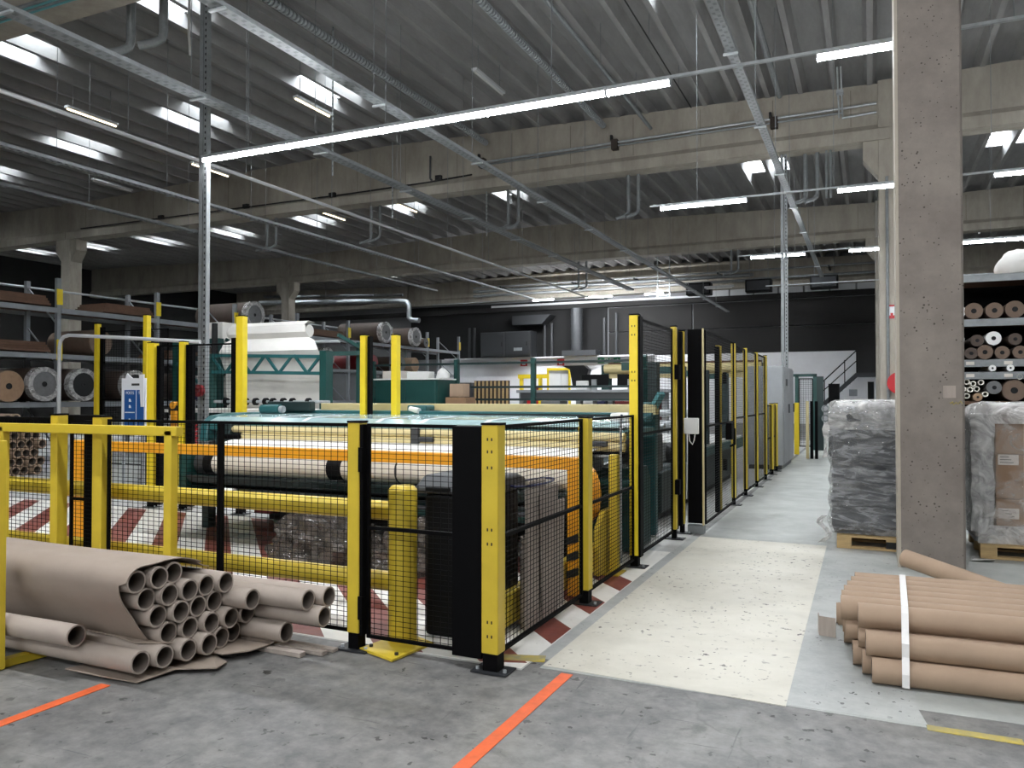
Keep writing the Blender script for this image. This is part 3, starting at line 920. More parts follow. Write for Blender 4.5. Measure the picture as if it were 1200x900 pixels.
hd = obj('stitch_head', MB().box(-5.15, -4.88, 8.2, 8.42, 1.36, 1.46), 'teal', m, bev=.02)
obj('head_grip', MB().cyl((-5.1, 8.2, 1.41), (-4.95, 8.16, 1.39), .035, 12), 'white', hd, True)
obj('power_cable', MB().pipe([(-4.9, 8.3, 1.40), (-4.2, 8.15, 1.355), (-3.4, 8.14, 1.36), (-2.5, 8.14, 1.36)], .008, 6), 'rubber', m)
hb = obj('end_block', MB().box(-2.32, -2.13, 7.4, 7.7, 1.30, 1.40), 'white', m, bev=.02)
obj('pressure_gauge', MB().cyl((-2.13, 7.55, 1.40), (-2.10, 7.55, 1.40), .04, 16), 'galv', hb, True)
obj('blue_hose', MB().pipe([(-2.14, 7.2, 1.39), (-2.14, 7.15, 1.2), (-2.13, 7.15, .9)], .012, 8), 'blue', m, True)
obj('silver_rod_row', MB().box(-4.1, -2.1, 6.98, 7.02, 1.0, 1.02), 'galv', m)
# right end: green cover, yellow drum
cv = obj('drive_cover', MB().prism([(7.55, .02), (8.25, .02), (8.25, .70), (8.13, .84), (7.68, .84), (7.55, .72)], 'x', -2.75, -2.13), 'green', m, bev=.02)
obj('control_post', MB().box(-2.33, -2.17, 8.6, 8.72, .02, 1.50), 'teal', m, bev=.02)
obj('control_arm', MB().bar((-2.25, 8.55, 1.3), (-2.05, 8.4, 1.6), .08, .05), 'tealb', m)
d = thing('cable_drum', 'round orange-yellow drum cover behind the walkway fence', 'drum', (-2.35, 6.62, .33))
obj('yellow_cover', MB().cyl((-2.44, 6.66, .69), (-2.30, 6.78, .69), .25, 32), 'orange', d, True, bev=.02)
obj('hub', MB().cyl((-2.30, 6.78, .69), (-2.28, 6.797, .69), .06, 16), 'dgrey', d, True)
obj('drum_body', MB().cyl((-2.6, 6.52, .69), (-2.44, 6.66, .69), .2, 24), 'dgrey', d, True)
obj('hose_loop', MB().pipe([(-2.32, 6.78 + .27 * math.cos(a), .70 + .30 * math.sin(a)) for a in [PI + PI * k / 10 for k in range(11)]], .018, 8), 'rubber', d, True)
obj('cradle', MB().box(-2.6, -2.4, 6.5, 6.8, .12, .5), 'black', d)
obj('cradle_foot', MB().box(-2.65, -2.27, 6.35, 6.75, .005, .12), 'black', d)
mo = obj('gear_motor', MB().cyl((-2.45, 6.95, .93), (-2.45, 7.3, .93), .10, 20), 'dgrey', d, True)
obj('motor_bracket', MB().box(-2.55, -2.45, 6.7, 7.2, .5, .84), 'dgrey', d)


# things inside the fence
bn = thing('waste_bin', 'tall black plastic bin with grey lid behind the corner fence', 'bin', (-2.45, 4.75, 0))
obj('body', MB().prism([(-2.66, 4.45), (-2.22, 4.45), (-2.22, 5.0), (-2.66, 5.0)], 'z', .005, .93), 'blackplastic', bn, bev=.03)
obj('lid', MB().prism([(4.42, .93), (5.03, .93), (5.03, 1.0), (4.9, 1.04), (4.55, 1.04), (4.42, .97)], 'x', -2.72, -2.18), 'dgrey', bn, bev=.02)
obj('lid_handle', MB().box(-2.62, -2.45, 4.39, 4.43, .95, .98), 'blackplastic', bn, bev=.008)

cb2 = thing('cardboard_bundle', 'upright grey corrugated cardboard sheets leaning inside the fence', 'cardboard', (-2.06, 5.05, 0))
random.seed(3)
for i, (y0, y1, x, tp) in enumerate(((4.72, 4.98, -2.06, .95), (4.86, 5.12, -2.09, .99), (4.95, 5.22, -2.05, .90), (5.1, 5.36, -2.08, .93), (5.16, 5.40, -2.04, .82))):
    n = 9
    rows = []
    for z in (.02 + .01 * i, tp * .5, tp):
        rows.append([(x + .018 * math.sin(k * 2.2 + i), y0 + (y1 - y0) * k / n + .02 * math.sin(z * 3 + i), z) for k in range(n + 1)])
    obj('sheet', MB().sheet(rows, .008), 'cardgrey', cb2)
obj('core_tube', MB().tube((-2.1, 4.88, .005), (-2.1, 4.88, .62), .06, .05, 20), 'cardgrey', cb2, True)
obj('core_tube', MB().tube((-2.1, 5.25, .005), (-2.1, 5.25, .62), .06, .05, 20), 'cardgrey', cb2, True)
obj('dark_blue_liner', MB().pipe([(-2.14 + .10 * math.cos(a), 5.05 + .31 * math.sin(a), .965) for a in [2 * PI * k / 16 for k in range(17)]], .008, 6), 'blue', cb2)

def lump(cx, cy, rx, ry, rz, seed, n=26, mm=14, amp=.22, base=.35):
    mb = MB()
    vs = []
    for i in range(mm + 1):
        ph = PI * i / mm
        for k in range(n):
            th = 2 * PI * k / n
            d = Vector((math.sin(ph) * math.cos(th), math.sin(ph) * math.sin(th), math.cos(ph)))
            f = 1 + amp * noise.noise(d * 1.7 + Vector((seed, 0, 0))) + amp * .5 * noise.noise(d * 4.5 + Vector((0, seed, 0)))
            z = d.z * rz * f
            if z < -base * rz: z = -base * rz - .0 
            vs.append((cx + d.x * rx * f, cy + d.y * ry * f, z + base * rz + .006))
    fs = []
    for i in range(mm):
        for k in range(n):
            j = (k + 1) % n
            fs.append((i * n + k, (i + 1) * n + k, (i + 1) * n + j, i * n + j))
    return mb.add(vs, fs)
def crumpled(cx, cy, rx, ry, rz, seed):
    mb = lump(cx, cy, rx, ry, rz, seed, 56, 30, .28)
    out = []
    for v in mb.v:
        p_ = Vector(v)
        d_ = Vector((p_.x - cx, p_.y - cy, p_.z * .6))
        n_ = abs(noise.noise(p_ * 5 + Vector((seed, 3, 1)))) + .5 * abs(noise.noise(p_ * 11 + Vector((2, seed, 1)))) + .25 * abs(noise.noise(p_ * 22))
        if d_.length > 1e-6: p_ = p_ + d_.normalized() * (.05 - .16 * n_) 
        p_.z = max(p_.z, .006)
        out.append(tuple(p_))
    mb.v = out
    return mb
tag(obj('plastic_bag', crumpled(-4.72, 6.02, .64, .34, .36, 3.1), 'bag', None, True), 'crumpled grey see-through refuse bag on the striped floor', 'bag')
tag(obj('plastic_bag', crumpled(-3.72, 6.05, .33, .28, .34, 9.4), 'bag', None, True), 'small shiny bag beside the big refuse bag, behind fence post', 'bag')
sc = thing('scissors_block', 'small white spool lying on the teal lower table', 'spool', (-5.85, 6.0, .55))
obj('spool_body', MB().cyl((-5.95, 5.98, .60), (-5.78, 6.0, .60), .045, 14), 'white', sc, True)
obj('thread_arm', MB().cyl((-6.6, 5.98, .57), (-5.95, 5.98, .59), .012, 8), 'white', sc, True)

# =================================================================== LEFT TUBE RACK AND TUBES
rk = thing('tube_rack', 'yellow square-tube stillage holding the cardboard tubes', 'rack', (-5.3, 3.5, 0))
for (x, y) in ((-4.38, 3.95), (-6.18, 3.95), (-4.54, 2.875), (-6.5, 2.875)):
    obj('post', MB().box(x - .035, x + .035, y - .03, y + .03, .005, 1.33 if y > 3.5 else 1.31), 'yellow', rk, bev=.005)
obj('back_rail', MB().box(-7.3, -4.30, 3.92, 3.98, 1.29, 1.355), 'yellow', rk, bev=.005)
for x in (-4.54, -6.3):
    obj('base_bar', MB().bar((x - .02, 2.86, .03), (x + .14, 4.0, .03), .06, .045), 'yellow', rk)
obj('low_back_bar', MB().box(-6.3, -4.35, 3.97, 4.0, .04, .08), 'yellow', rk)

def inner(me):  # paints the shade of the hollow onto the inner faces
    me.materials.append(M['kraftin_shade'])
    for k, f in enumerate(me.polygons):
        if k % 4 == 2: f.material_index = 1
TR = .0618
tube_me = {}
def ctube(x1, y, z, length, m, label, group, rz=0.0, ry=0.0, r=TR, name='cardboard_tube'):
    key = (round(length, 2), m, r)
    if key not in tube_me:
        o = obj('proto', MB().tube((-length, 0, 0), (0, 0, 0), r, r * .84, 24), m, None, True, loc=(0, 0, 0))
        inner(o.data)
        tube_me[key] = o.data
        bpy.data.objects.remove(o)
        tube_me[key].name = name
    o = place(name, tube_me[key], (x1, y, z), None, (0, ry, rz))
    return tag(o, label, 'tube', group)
ROWS = [
 # y, z, end x
 (3.07, .115, -3.62, 0), (3.196, .115, -3.58, 0), (3.335, .115, -3.55, 1), (3.46, .115, -3.52, 1), (3.585, .115, -3.55, 1), (3.71, .115, -3.58, 1), (3.835, .115, -3.27, 3),
 (3.265, .222, -3.63, 1), (3.391, .222, -3.60, 1), (3.517, .222, -3.56, 1), (3.643, .222, -3.53, 1), (3.769, .222, -3.52, 1),
 (3.20, .33, -3.64, 1), (3.326, .33, -3.60, 1), (3.452, .33, -3.60, 1), (3.578, .33, -3.60, 1), (3.704, .33, -3.42, 1),
 (3.137, .438, -3.66, 1), (3.263, .438, -3.62, 1), (3.389, .438, -3.60, 1), (3.515, .438, -3.60, 1), (3.63, .436, -3.56, 1),
 (3.074, .546, -3.66, 1), (3.20, .546, -3.63, 1), (3.326, .546, -3.66, 1),
]
lbl = {0: None, 1: 'grey-brown cardboard tube with open end showing inside the kraft-wrapped stack'}
for i, (y, z, x, g_) in enumerate(ROWS):
    if i == 0: lb, gr = 'grey-brown tube lowest and nearest in front of the wrapped stack', None
    elif i == 1: lb, gr = 'grey-brown tube second from the front on the rack base, torn paper above', None
    elif g_ == 3: lb, gr = 'grey-brown tube sticking out low beside the torn kraft flap', None
    else:
        rz_ = round((z - .115) / .1077)
        nth = sum(1 for (y2, z2, x2, g2) in ROWS if abs(z2 - z) < .01 and y2 <= y + .001 and g2 == 1) - 1
        lb = 'open tube end in the kraft-wrapped stack, %s, %s from the left' % (['bottom row', 'second row up', 'third row up', 'fourth row up', 'top row'][rz_], ROWN[nth])
        gr = 'tubes in the kraft-wrapped stack'
    ctube(x, y, z, 2.9, 'kraftgrey', lb, gr)
ctube(-4.02, 2.985, .232, 2.4, 'kraftgrey', 'short grey-brown tube lying on the front tubes, dark end in shadow', None, 0.02)
EX = [(-3.10, 3.83, .33, 2.9, 'long grey-brown tube reaching right in front of the fence, uppermost'),
      (-3.03, 3.895, .222, .9, 'grey-brown tube reaching furthest right beside the fence, lower front one'),
      (-3.05, 3.965, .325, .9, 'rearmost grey-brown tube end peeping out beside the fence')]
for x, y, z, L_, lb in EX:
    ctube(x, y, z, L_, 'kraftgrey', lb, None)
# kraft sheet wrapped round the stack
ring = [(3.37, .150), (3.28, .150), (3.20, .188), (3.135, .265), (3.085, .345), (3.02, .44), (2.995, .52), (3.01, .59), (3.07, .628), (3.16, .632), (3.28, .632), (3.40, .615), (3.52, .575), (3.62, .525), (3.68, .508)]
def smooth_ring(pts, n=4):
    out = []
    for i in range(len(pts) - 1):
        p0, p1, p2, p3 = pts[max(i - 1, 0)], pts[i], pts[i + 1], pts[min(i + 2, len(pts) - 1)]
        for k in range(n):
            t_ = k / n
            out.append(tuple(.5 * (2 * b + (c - a) * t_ + (2 * a - 5 * b + 4 * c - d) * t_ ** 2 + (3 * b - a - 3 * c + d) * t_ ** 3) for a, b, c, d in zip(p0, p1, p2, p3)))
    return out + [pts[-1]]
ring = smooth_ring(ring)
rows = []
for x in (-3.70, -4.0, -4.4, -4.8, -5.2, -5.6, -6.0, -6.6):
    rows.append([(x - (.0 if x < -3.8 else .10 * max(0, (y - 3.2))) + (.06 if (x > -3.8 and z > .55) else 0), y, z + .004 * math.sin(x * 3 + y * 9)) for y, z in ring])
tag(obj('kraft_wrapper', MB().sheet(rows, .005), 'kraftwrap', None, True), 'grey kraft paper sheet wrapped around the stack of tubes', 'wrapping')
def flap(name, pts, label):
    tag(obj(name, MB().sheet(pts, .006), 'kraftwrap', None), label, 'paper')
flap('paper_flap', [[(-3.75, 3.14, .185), (-3.95, 3.17, .19), (-4.2, 3.18, .19)], [(-3.63, 3.20, .182), (-3.9, 3.25, .184), (-4.2, 3.26, .183)], [(-3.60, 3.27, .165), (-3.85, 3.30, .168), (-4.2, 3.31, .168)]], 'torn paper strip lying over the front tube')
flap('torn_cardboard', [[(-3.62, 3.05, .012), (-3.85, 3.0, .03), (-4.1, 2.98, .04)], [(-3.56, 3.25, .03), (-3.8, 3.22, .012), (-4.1, 3.2, .016)], [(-3.36, 3.36, .03), (-3.6, 3.42, .02), (-4.0, 3.4, .02)], [(-3.42, 3.5, .012), (-3.6, 3.56, .03), (-4.0, 3.55, .03)]], 'torn brown cardboard piece on the floor under the tubes')
flap('torn_cardboard', [[(-3.46, 3.50, .052), (-3.7, 3.52, .05)], [(-3.36, 3.62, .05), (-3.7, 3.62, .046)], [(-3.36, 3.80, .04), (-3.7, 3.80, .04)], [(-3.34, 3.92, .10), (-3.7, 3.92, .09)], [(-3.38, 3.975, .20), (-3.7, 3.97, .18)], [(-3.43, 3.985, .28), (-3.7, 3.98, .26)]], 'curling torn kraft flap under the right side of the tube stack')
for i, (y, x0, x1) in enumerate(((3.94, -3.5, -2.98), (3.86, -3.45, -3.0), (3.78, -3.45, -3.1))):
    tag(obj('wood_slat', MB().box(x0 - .9, x1, y - .025, y + .025, .004, .022 + .004 * i), 'cardgrey', None), ['thin grey slat on the floor closest to the fence', 'thin grey slat on the floor, middle of three under tubes', 'thin grey slat on the floor, nearest of three under tubes'][i], 'slat')

# =================================================================== RIGHT TUBE BUNDLE
rr = .069
ang = R(2.0)
def rt_(x1, y, z, label, group=None, L=2.6, ry=0.0, rz=None):
    # left end at x1; tube runs to +x
    key = ('R', round(L, 2))
    if key not in tube_me:
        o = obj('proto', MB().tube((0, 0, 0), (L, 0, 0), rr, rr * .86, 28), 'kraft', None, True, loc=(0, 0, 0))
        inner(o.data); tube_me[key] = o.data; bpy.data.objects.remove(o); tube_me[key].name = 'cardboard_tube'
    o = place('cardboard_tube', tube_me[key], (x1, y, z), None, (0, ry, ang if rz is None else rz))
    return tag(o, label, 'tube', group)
gt = 'brown tubes strapped in the right-hand bundle'
base = 4.735
for k in range(8):
    rt_(.0 - .03 * (k % 3) - .02 * k, base + .140 * k, rr + .004, 'front lowest brown tube of the strapped bundle' if k == 0 else 'brown tube hidden low in the strapped bundle', None if k == 0 else gt)
xs2 = [-.03, -.07, -.14, -.16, -.19, -.17, -.15, -.15]
for k in range(8):
    rt_(xs2[k], base + .045 + .140 * k, rr + .004 + .1305, 'second brown tube up at the front of the strapped bundle' if k == 0 else 'third brown tube up, set back under the front top tube' if k == 1 else 'brown tube in the middle layer of the strapped bundle', None if k < 2 else gt)
xs3 = [-.07, -.165, -.165, -.155, -.14, -.12, -.10]
NTH = ['fat-looking brown tube at the front top edge of the strapped bundle', 'second tube from the front in the top layer under the strap', 'third tube from the front in the top layer under the strap', 'fourth tube from the front in the top layer under the strap', 'fifth tube from the front in the top layer under the strap', 'sixth tube from the front in the top layer under the strap', 'long brown tube lying along the top rear of the strapped bundle']
for k in range(7):
    rt_(xs3[k], base + .163 + .140 * k, rr + .004 + .248, NTH[k], gt)
rt_(-.22, base + .140 * 8.1, rr + .004, 'brown tube on the floor at the back of the strapped bundle')
rt_(-.17, base + .140 * 9.2, rr + .004, 'rearmost floor tube of the strapped bundle, left end showing')
rt_(.245, 7.05, .27, 'slanting brown tube leaning across behind the strapped bundle', None, 1.3, R(8.6), R(-36))
tag(obj('cardboard_corner', MB().sheet([[(-.21, 5.5, .005), (-.21, 5.5, .13)], [(-.31, 5.52, .005), (-.31, 5.52, .13)], [(-.32, 5.60, .005), (-.32, 5.60, .13)]], .006), 'cardgrey', None), 'small folded grey cardboard piece sticking out of the strapped bundle', 'cardboard')
# strap over the bundle
sx = .165
pts = [(base - .076, .02), (base - .076, .09), (base - .035, .17), (base - .03, .24), (base + .04, .30), (base + .10, .37), (base + .16, .398), (base + .30, .398), (base + .58, .398), (base + 1.0, .398), (base + 1.07, .37), (base + 1.12, .27), (base + 1.24, .15), (base + 1.37, .14)]
rows = [[(sx + dx + .02 * (y - base), y, z) for (y, z) in pts] for dx in (-.018, .018)]
tag(obj('strap', MB().sheet(rows, .003), 'whitestrap', None), 'white plastic strap around the brown tube bundle', 'strap')

# =================================================================== WRAPPED PALLETS
def pallet(x0, x1, y0, y1, label):
    t = thing('pallet', label, 'pallet', ((x0 + x1) / 2, (y0 + y1) / 2, 0))
    n = 5
    wd = (y1 - y0) / (n + (n - 1) * .35)
    for k in range(n):
        a = y0 + k * wd * 1.35
        obj('deck_board', MB().box(x0, x1, a, a + wd, .118, .14), 'wood', t)
    for k in range(3):
        a = y0 + (y1 - y0 - .1) * k / 2
        obj('bottom_board', MB().box(x0, x1, a, a + .1, .005, .027), 'wood', t)
        for j in range(3):
            b = x0 + (x1 - x0 - .14) * j / 2
            obj('block', MB().box(b, b + .14, a, a + .1, .027, .096), 'wood' if j != 1 else 'rubber', t)
    for j in range(3):
        b = x0 + (x1 - x0 - .14) * j / 2
        obj('stringer', MB().box(b, b + .14, y0, y1, .096, .118), 'wood', t)
    return t
def rbox(x0, x1, y0, y1, z0, z1, amp, seed, n=14, layers=0, corner=.06):
    """a lumpy rounded block as one closed surface"""
    mb = MB()
    cx, cy, hx, hy = (x0 + x1) / 2, (y0 + y1) / 2, (x1 - x0) / 2, (y1 - y0) / 2
    per = []
    m_ = 12
    for s in range(4):
        for k in range(m_):
            f = -1 + 2 * k / m_
            per.append([(f, -1), (1, f), (-f, 1), (-1, -f)][s])
    nz = n * 2
    vs = []
    for i in range(nz + 1):
        z = z0 + (z1 - z0) * i / nz
        e = 1.0
        top = (z1 - z) / corner
        if top < 1: e = 1 - (1 - math.sqrt(max(0, 1 - (1 - top) ** 2))) * corner / hx * .9
        for (a, b) in per:
            l = max(abs(a), abs(b)); r_ = math.hypot(a, b)
            q = .10 * (r_ - 1) / .414
            px, py = a * (1 - q * .35), b * (1 - q * .35)
            d = amp * noise.noise(Vector((px * 2.2 + seed, py * 2.2, z * 5)))
            if layers: d += amp * .9 * abs(math.sin(PI * layers * (z - z0) / (z1 - z0)))
            vs.append((cx + px * (hx * e + d), cy + py * (hy * e + d), z))
    P_ = len(per)
    fs = []
    for i in range(nz):
        for k in range(P_):
            j = (k + 1) % P_
            fs.append((i * P_ + k, i * P_ + j, (i + 1) * P_ + j, (i + 1) * P_ + k))
    fs.append(tuple(range(P_ - 1, -1, -1)))
    # top as a fan with noise
    o = nz * P_
    prev = list(range(o, o + P_))
    for ring in (.75, .45, .15):
        cur = []
        for (a, b) in per:
            cur.append(len(vs))
            vs.append((cx + a * ring * hx, cy + b * ring * hy, z1 + amp * .6 * noise.noise(Vector((a * ring * 3 + seed, b * ring * 3, 1)))))
        for k in range(P_):
            j = (k + 1) % P_
            fs.append((prev[k], prev[j], cur[j], cur[k]))
        prev = cur
    fs.append(tuple(prev))
    return mb.add(vs, fs)
pallet(-.32, .74, 8.78, 9.8, 'wooden pallet carrying the film-wrapped grey foam beside the column')
wl = thing('wrapped_load', 'dark grey foam stack in shiny stretch wrap left of the column', 'pallet load', (.2, 9.35, .142))
obj('foam_stack', rbox(-.36, .74, 8.86, 9.85, .142, 1.46, .028, 2.0, 14, 6), 'greyfoam', wl, True)
obj('stretch_wrap', rbox(-.385, .765, 8.835, 9.875, .146, 1.50, .035, 5.0, 16, 6, .09), 'film', wl, True)
obj('top_wrap', rbox(-.40, .78, 8.82, 9.89, 1.22, 1.525, .045, 15.0, 8, 0, .09), 'filmw', wl, True)
rows = []
random.seed(5)
for i in range(9):
    z = .3 - .35 * i / 8 * .8
    rows.append([(-.41 - .05 * math.sin(i * .9) - .02 * k, 8.84 - .01 * k + .02 * math.sin(i * 1.7 + k), z + .02) for k in range(4)])
obj('loose_film_tail', MB().sheet(rows, .002), 'filmw', wl)
obj('loose_film_tail', MB().sheet([[(-.40 + .02 * math.sin(i), 8.86, 1.30 - .06 * i), (-.44 - .02 * math.sin(i * 1.3), 8.88, 1.28 - .06 * i), (-.42, 8.95, 1.30 - .06 * i)] for i in range(7)], .002), 'filmw', wl)
pallet(.96, 2.15, 8.78, 9.8, 'wooden pallet carrying cardboard boxes right of the column')
wl = thing('wrapped_load', 'brown cardboard boxes under milky film right of the column', 'pallet load', (1.5, 9.4, .142))
for c_, (xa, xb) in enumerate(((1.11, 1.62), (1.63, 2.14))):
    for r_, (za, zb) in enumerate(((.142, .57), (.575, 1.0), (1.005, 1.42))):
        bx = obj('carton', MB().box(xa, xb, 8.92, 9.8, za, zb), 'cardboard', wl, bev=.006)
        obj('tape', MB().box(xa + .23, xa + .29, 8.917, 8.92, za, zb), 'kraft', bx)
        if r_ != 2:
            lb_ = obj('paper_label', MB().box(xa + .02 + .03 * c_, xa + .19 + .03 * c_, 8.915, 8.918, (zb - .19) if r_ == 0 else (zb - .10), (zb - .09) if r_ == 0 else (zb + .0)), 'labelwhite', bx)
            z0 = (zb - .19) if r_ == 0 else (zb - .10)
            for q in range(3):
                obj('print_line', MB().box(xa + .035 + .03 * c_, xa + .15 + .03 * c_ - .02 * q, 8.9135, 8.915, z0 + .02 + .027 * q, z0 + .027 + .027 * q), 'ink', bx)
obj('grey_side_pack', rbox(.93, 1.09, 8.92, 9.75, .142, 1.38, .012, 8.0, 8), 'grey', wl, True)
obj('film_cover', rbox(.90, 2.19, 8.86, 9.86, .20, 1.47, .03, 11.0, 16, 0, .12), 'filmc', wl, True)
obj('top_film', rbox(.90, 2.2, 8.845, 9.875, 1.30, 1.50, .045, 21.0, 8, 0, .12), 'filmw', wl, True)
obj('side_film', rbox(.895, 1.10, 8.85, 9.87, .25, 1.45, .03, 31.0, 10, 0, .05), 'filmw', wl, True)
obj('film_skirt', MB().sheet([[(.95 + .25 * k, 8.86 - .02 * math.sin(k * 2 + i), .32 - .09 * i) for k in range(3)] for i in range(3)], .002), 'filmw', wl)
tag(obj('paper_sheet', MB().sheet([[(.86, 8.58, .012), (1.04, 8.60, .03)], [(.90, 8.72, .008), (1.08, 8.74, .012)]], .002), 'white', None), 'white paper scrap on the floor right of the column', 'paper')

# =================================================================== ROLLS
roll_me = {}
def roll(axis, pos, r, L, label, body='darkpaper', end='rollend', core='blackroll', group=None, wrap=False, cat='roll', name='material_roll', cr=.22):
    """roll whose visible end face is at pos; it runs back along -x (axis x) or +y (axis y)"""
    x, y, z = pos
    d = Vector((-1, 0, 0)) if axis == 'x' else Vector((0, 1, 0))
    p = Vector(pos)
    t = thing(name, label, cat, (p.x, p.y, p.z - r), group)
    obj('body', MB().cyl(p, p + d * L, r, 24), body, t, True)
    obj('end_face', MB().tube(p - d * .012, p + d * .0, r * .97, r * cr, 24), end, t, True)
    obj('core', MB().tube(p - d * .016, p - d * .0005, r * cr, r * cr * .72, 14), core, t, True)
    obj('core_hole', MB().cyl(p - d * .004, p - d * .0005, r * cr * .72, 14), 'rubber', t)
    if wrap:
        obj('wrap_collar', MB().tube(p - d * .03, p + d * .15, r * 1.02, r * .74, 24), 'filmw', t, True)
    return t

# ------------------------------------------------------------------ left pallet rack along y
rkL = thing('pallet_rack', 'grey pallet racking with brown decks along the left side', 'rack', (-18.6, 22, 0))
UY = [9.87, 12.80, 15.72, 18.65, 21.58, 24.50, 27.43, 30.35, 33.3]
for y in UY:
    for x in (-18.0, -19.15):
        u = obj('upright', MB().box(x - .05, x + .05, y - .05, y + .05, .01, 4.45), 'rackgrey', rkL)
        obj('base_plate', MB().box(x - .08, x + .08, y - .08, y + .08, .004, .012), 'rackgrey', u)
    obj('end_guard', MB().box(-17.95, -17.92, y - .07, y + .07, 3.80, 4.18), 'byellow', rkL)
    if y < 20: obj('end_guard', MB().box(-17.95, -17.92, y - .07, y + .07, 2.45, 2.95), 'byellow', rkL)
    for k in range(4):
        z = .3 + 1.0 * k
        obj('brace', MB().bar((-18.0, y, z), (-19.15, y, z + 1.0), .03, .03), 'rackgrey', rkL)
for z in (1.43, 2.60, 3.72):
    for i in range(len(UY) - 1):
        a, b = UY[i] + .05, UY[i + 1] - .05
        obj('beam', MB().box(-17.98, -17.93, a, b, z - .12, z), 'rackgrey', rkL)
        obj('beam', MB().box(-19.2, -19.15, a, b, z - .12, z), 'rackgrey', rkL)
        obj('deck', MB().box(-19.14, -17.99, a, b, z - .03, z - .005), 'brownboard', rkL)
for z in (4.55,):
    obj('top_rail', MB().cyl((-20.0, 8, 4.42), (-20.0, 33.3, 4.42), .03, 8), 'galv', rkL)
for y in (11.6, 13.0, 14.4):
    pass
gl = None
roll('x', (-17.85, 11.52, 1.80), .36, 2.4, 'plain brown paper roll lying at the far left of the lower rack shelf', 'kraft', 'kraftend', cr=.2)
roll('x', (-17.8, 12.33, 1.86), .40, 2.4, 'film-wrapped grey roll next to the rack upright', 'darkpaper', 'rollend', wrap=True, cr=.16)
roll('x', (-17.8, 13.34, 1.86), .40, 2.4, 'film-wrapped roll with black end right of the rack upright', 'darkpaper', 'blackroll', wrap=True, cr=.12)
roll('x', (-17.8, 14.85, 1.86), .40, 2.4, 'dark wrapped roll half hidden behind the notice board', 'darkpaper', 'blackroll', wrap=True, cr=.12)
roll('x', (-17.85, 17.2, 1.86), .40, 2.4, 'dark wrapped roll on the lower shelf behind the yellow posts', 'darkpaper', 'rollend', wrap=True, cr=.15)
roll('x', (-17.9, 13.9, 2.95), .33, 1.6, 'brown felt roll on the middle rack shelf', 'browncloth', 'browncloth', cr=.15)
roll('x', (-17.7, 19.2, 4.15), .42, 2.1, 'big grey-ended roll on top of the rack above the white web', 'darkpaper', 'rollend', wrap=True, cr=.12)
roll('x', (-17.7, 26.6, 4.15), .42, 2.1, 'grey-ended brown roll on the rack top, second along', 'darkpaper', 'rollend', wrap=True, cr=.12)
roll('x', (-17.7, 28.9, 4.13), .40, 2.1, 'grey-ended brown roll on the rack top, third along', 'darkpaper', 'rollend', wrap=True, cr=.12)
roll('x', (-17.7, 29.75, 3.93), .20, 2.1, 'thin roll beside the third big roll on rack top', 'darkpaper', 'rollend', cr=.2)
roll('x', (-17.8, 19.9, 2.98), .36, 2.2, 'grey roll on the middle rack shelf behind the white web', 'darkpaper', 'blackroll', cr=.15)
roll('x', (-17.8, 23.0, 2.98), .36, 2.2, 'black-ended roll on the middle shelf beside the green truss', 'darkpaper', 'blackroll', wrap=True, cr=.15)
roll('x', (-17.8, 25.9, 2.92), .30, 2.2, 'dark red roll on the middle rack shelf above the green cabinet', 'dred', 'dred', cr=.2)
roll('x', (-17.8, 27.9, 2.93), .32, 2.2, 'grey roll on the middle rack shelf above the green cabinet', 'darkpaper', 'rollend', cr=.15)
roll('x', (-17.8, 29.0, 2.93), .32, 2.2, 'beige roll on the middle rack shelf above the green cabinet', 'kraft', 'kraftend', cr=.15)
for i, (y0, y1, z, lb) in enumerate(((10.0, 12.6, 3.76, 'stack of brown boards on the rack top at far left'), (14.0, 15.6, 3.76, 'brown boards on the rack top beside the second yellow guard'), (21.7, 24.3, 3.76, 'brown boards on the rack top between two grey-ended rolls'), (10.1, 12.6, 2.64, 'orange-brown timber on the middle shelf at far left'), (16.0, 18.4, 2.64, 'flat red-brown boards on the middle shelf behind the pipe arch'))):
    t = thing('board_stack', lb, 'boards', (-18.5, (y0 + y1) / 2, z))
    for k in range(4):
        obj('board', MB().box(-19.1 + .02 * k, -17.97 - .02 * k, y0 + .05 * k, y1 - .03 * k, z + .06 * k, z + .055 + .06 * k), 'brownboard', t)

# pile of tubes end-on, bottom left behind the rack rail
for i in range(7):
    for j in range(4):
        y, z = 9.8 + .20 * j + (.10 if i % 2 else 0), .10 + .172 * i
        if i > 4 and j > 1: continue
        o = roll_me.get('pile')
        if o is None:
            p_ = obj('proto', MB().tube((-2.0, 0, 0), (0, 0, 0), .095, .068, 22), 'kraft', None, True, loc=(0, 0, 0))
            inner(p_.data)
            roll_me['pile'] = p_.data; bpy.data.objects.remove(p_); roll_me['pile'].name = 'paper_core'
        tag(place('paper_core', roll_me['pile'], (-15.2 - .05 * ((i + j) % 3), y, z)), 'brown paper core in the pile seen through the yellow rack, far left', 'tube', 'paper cores piled by the left rack')

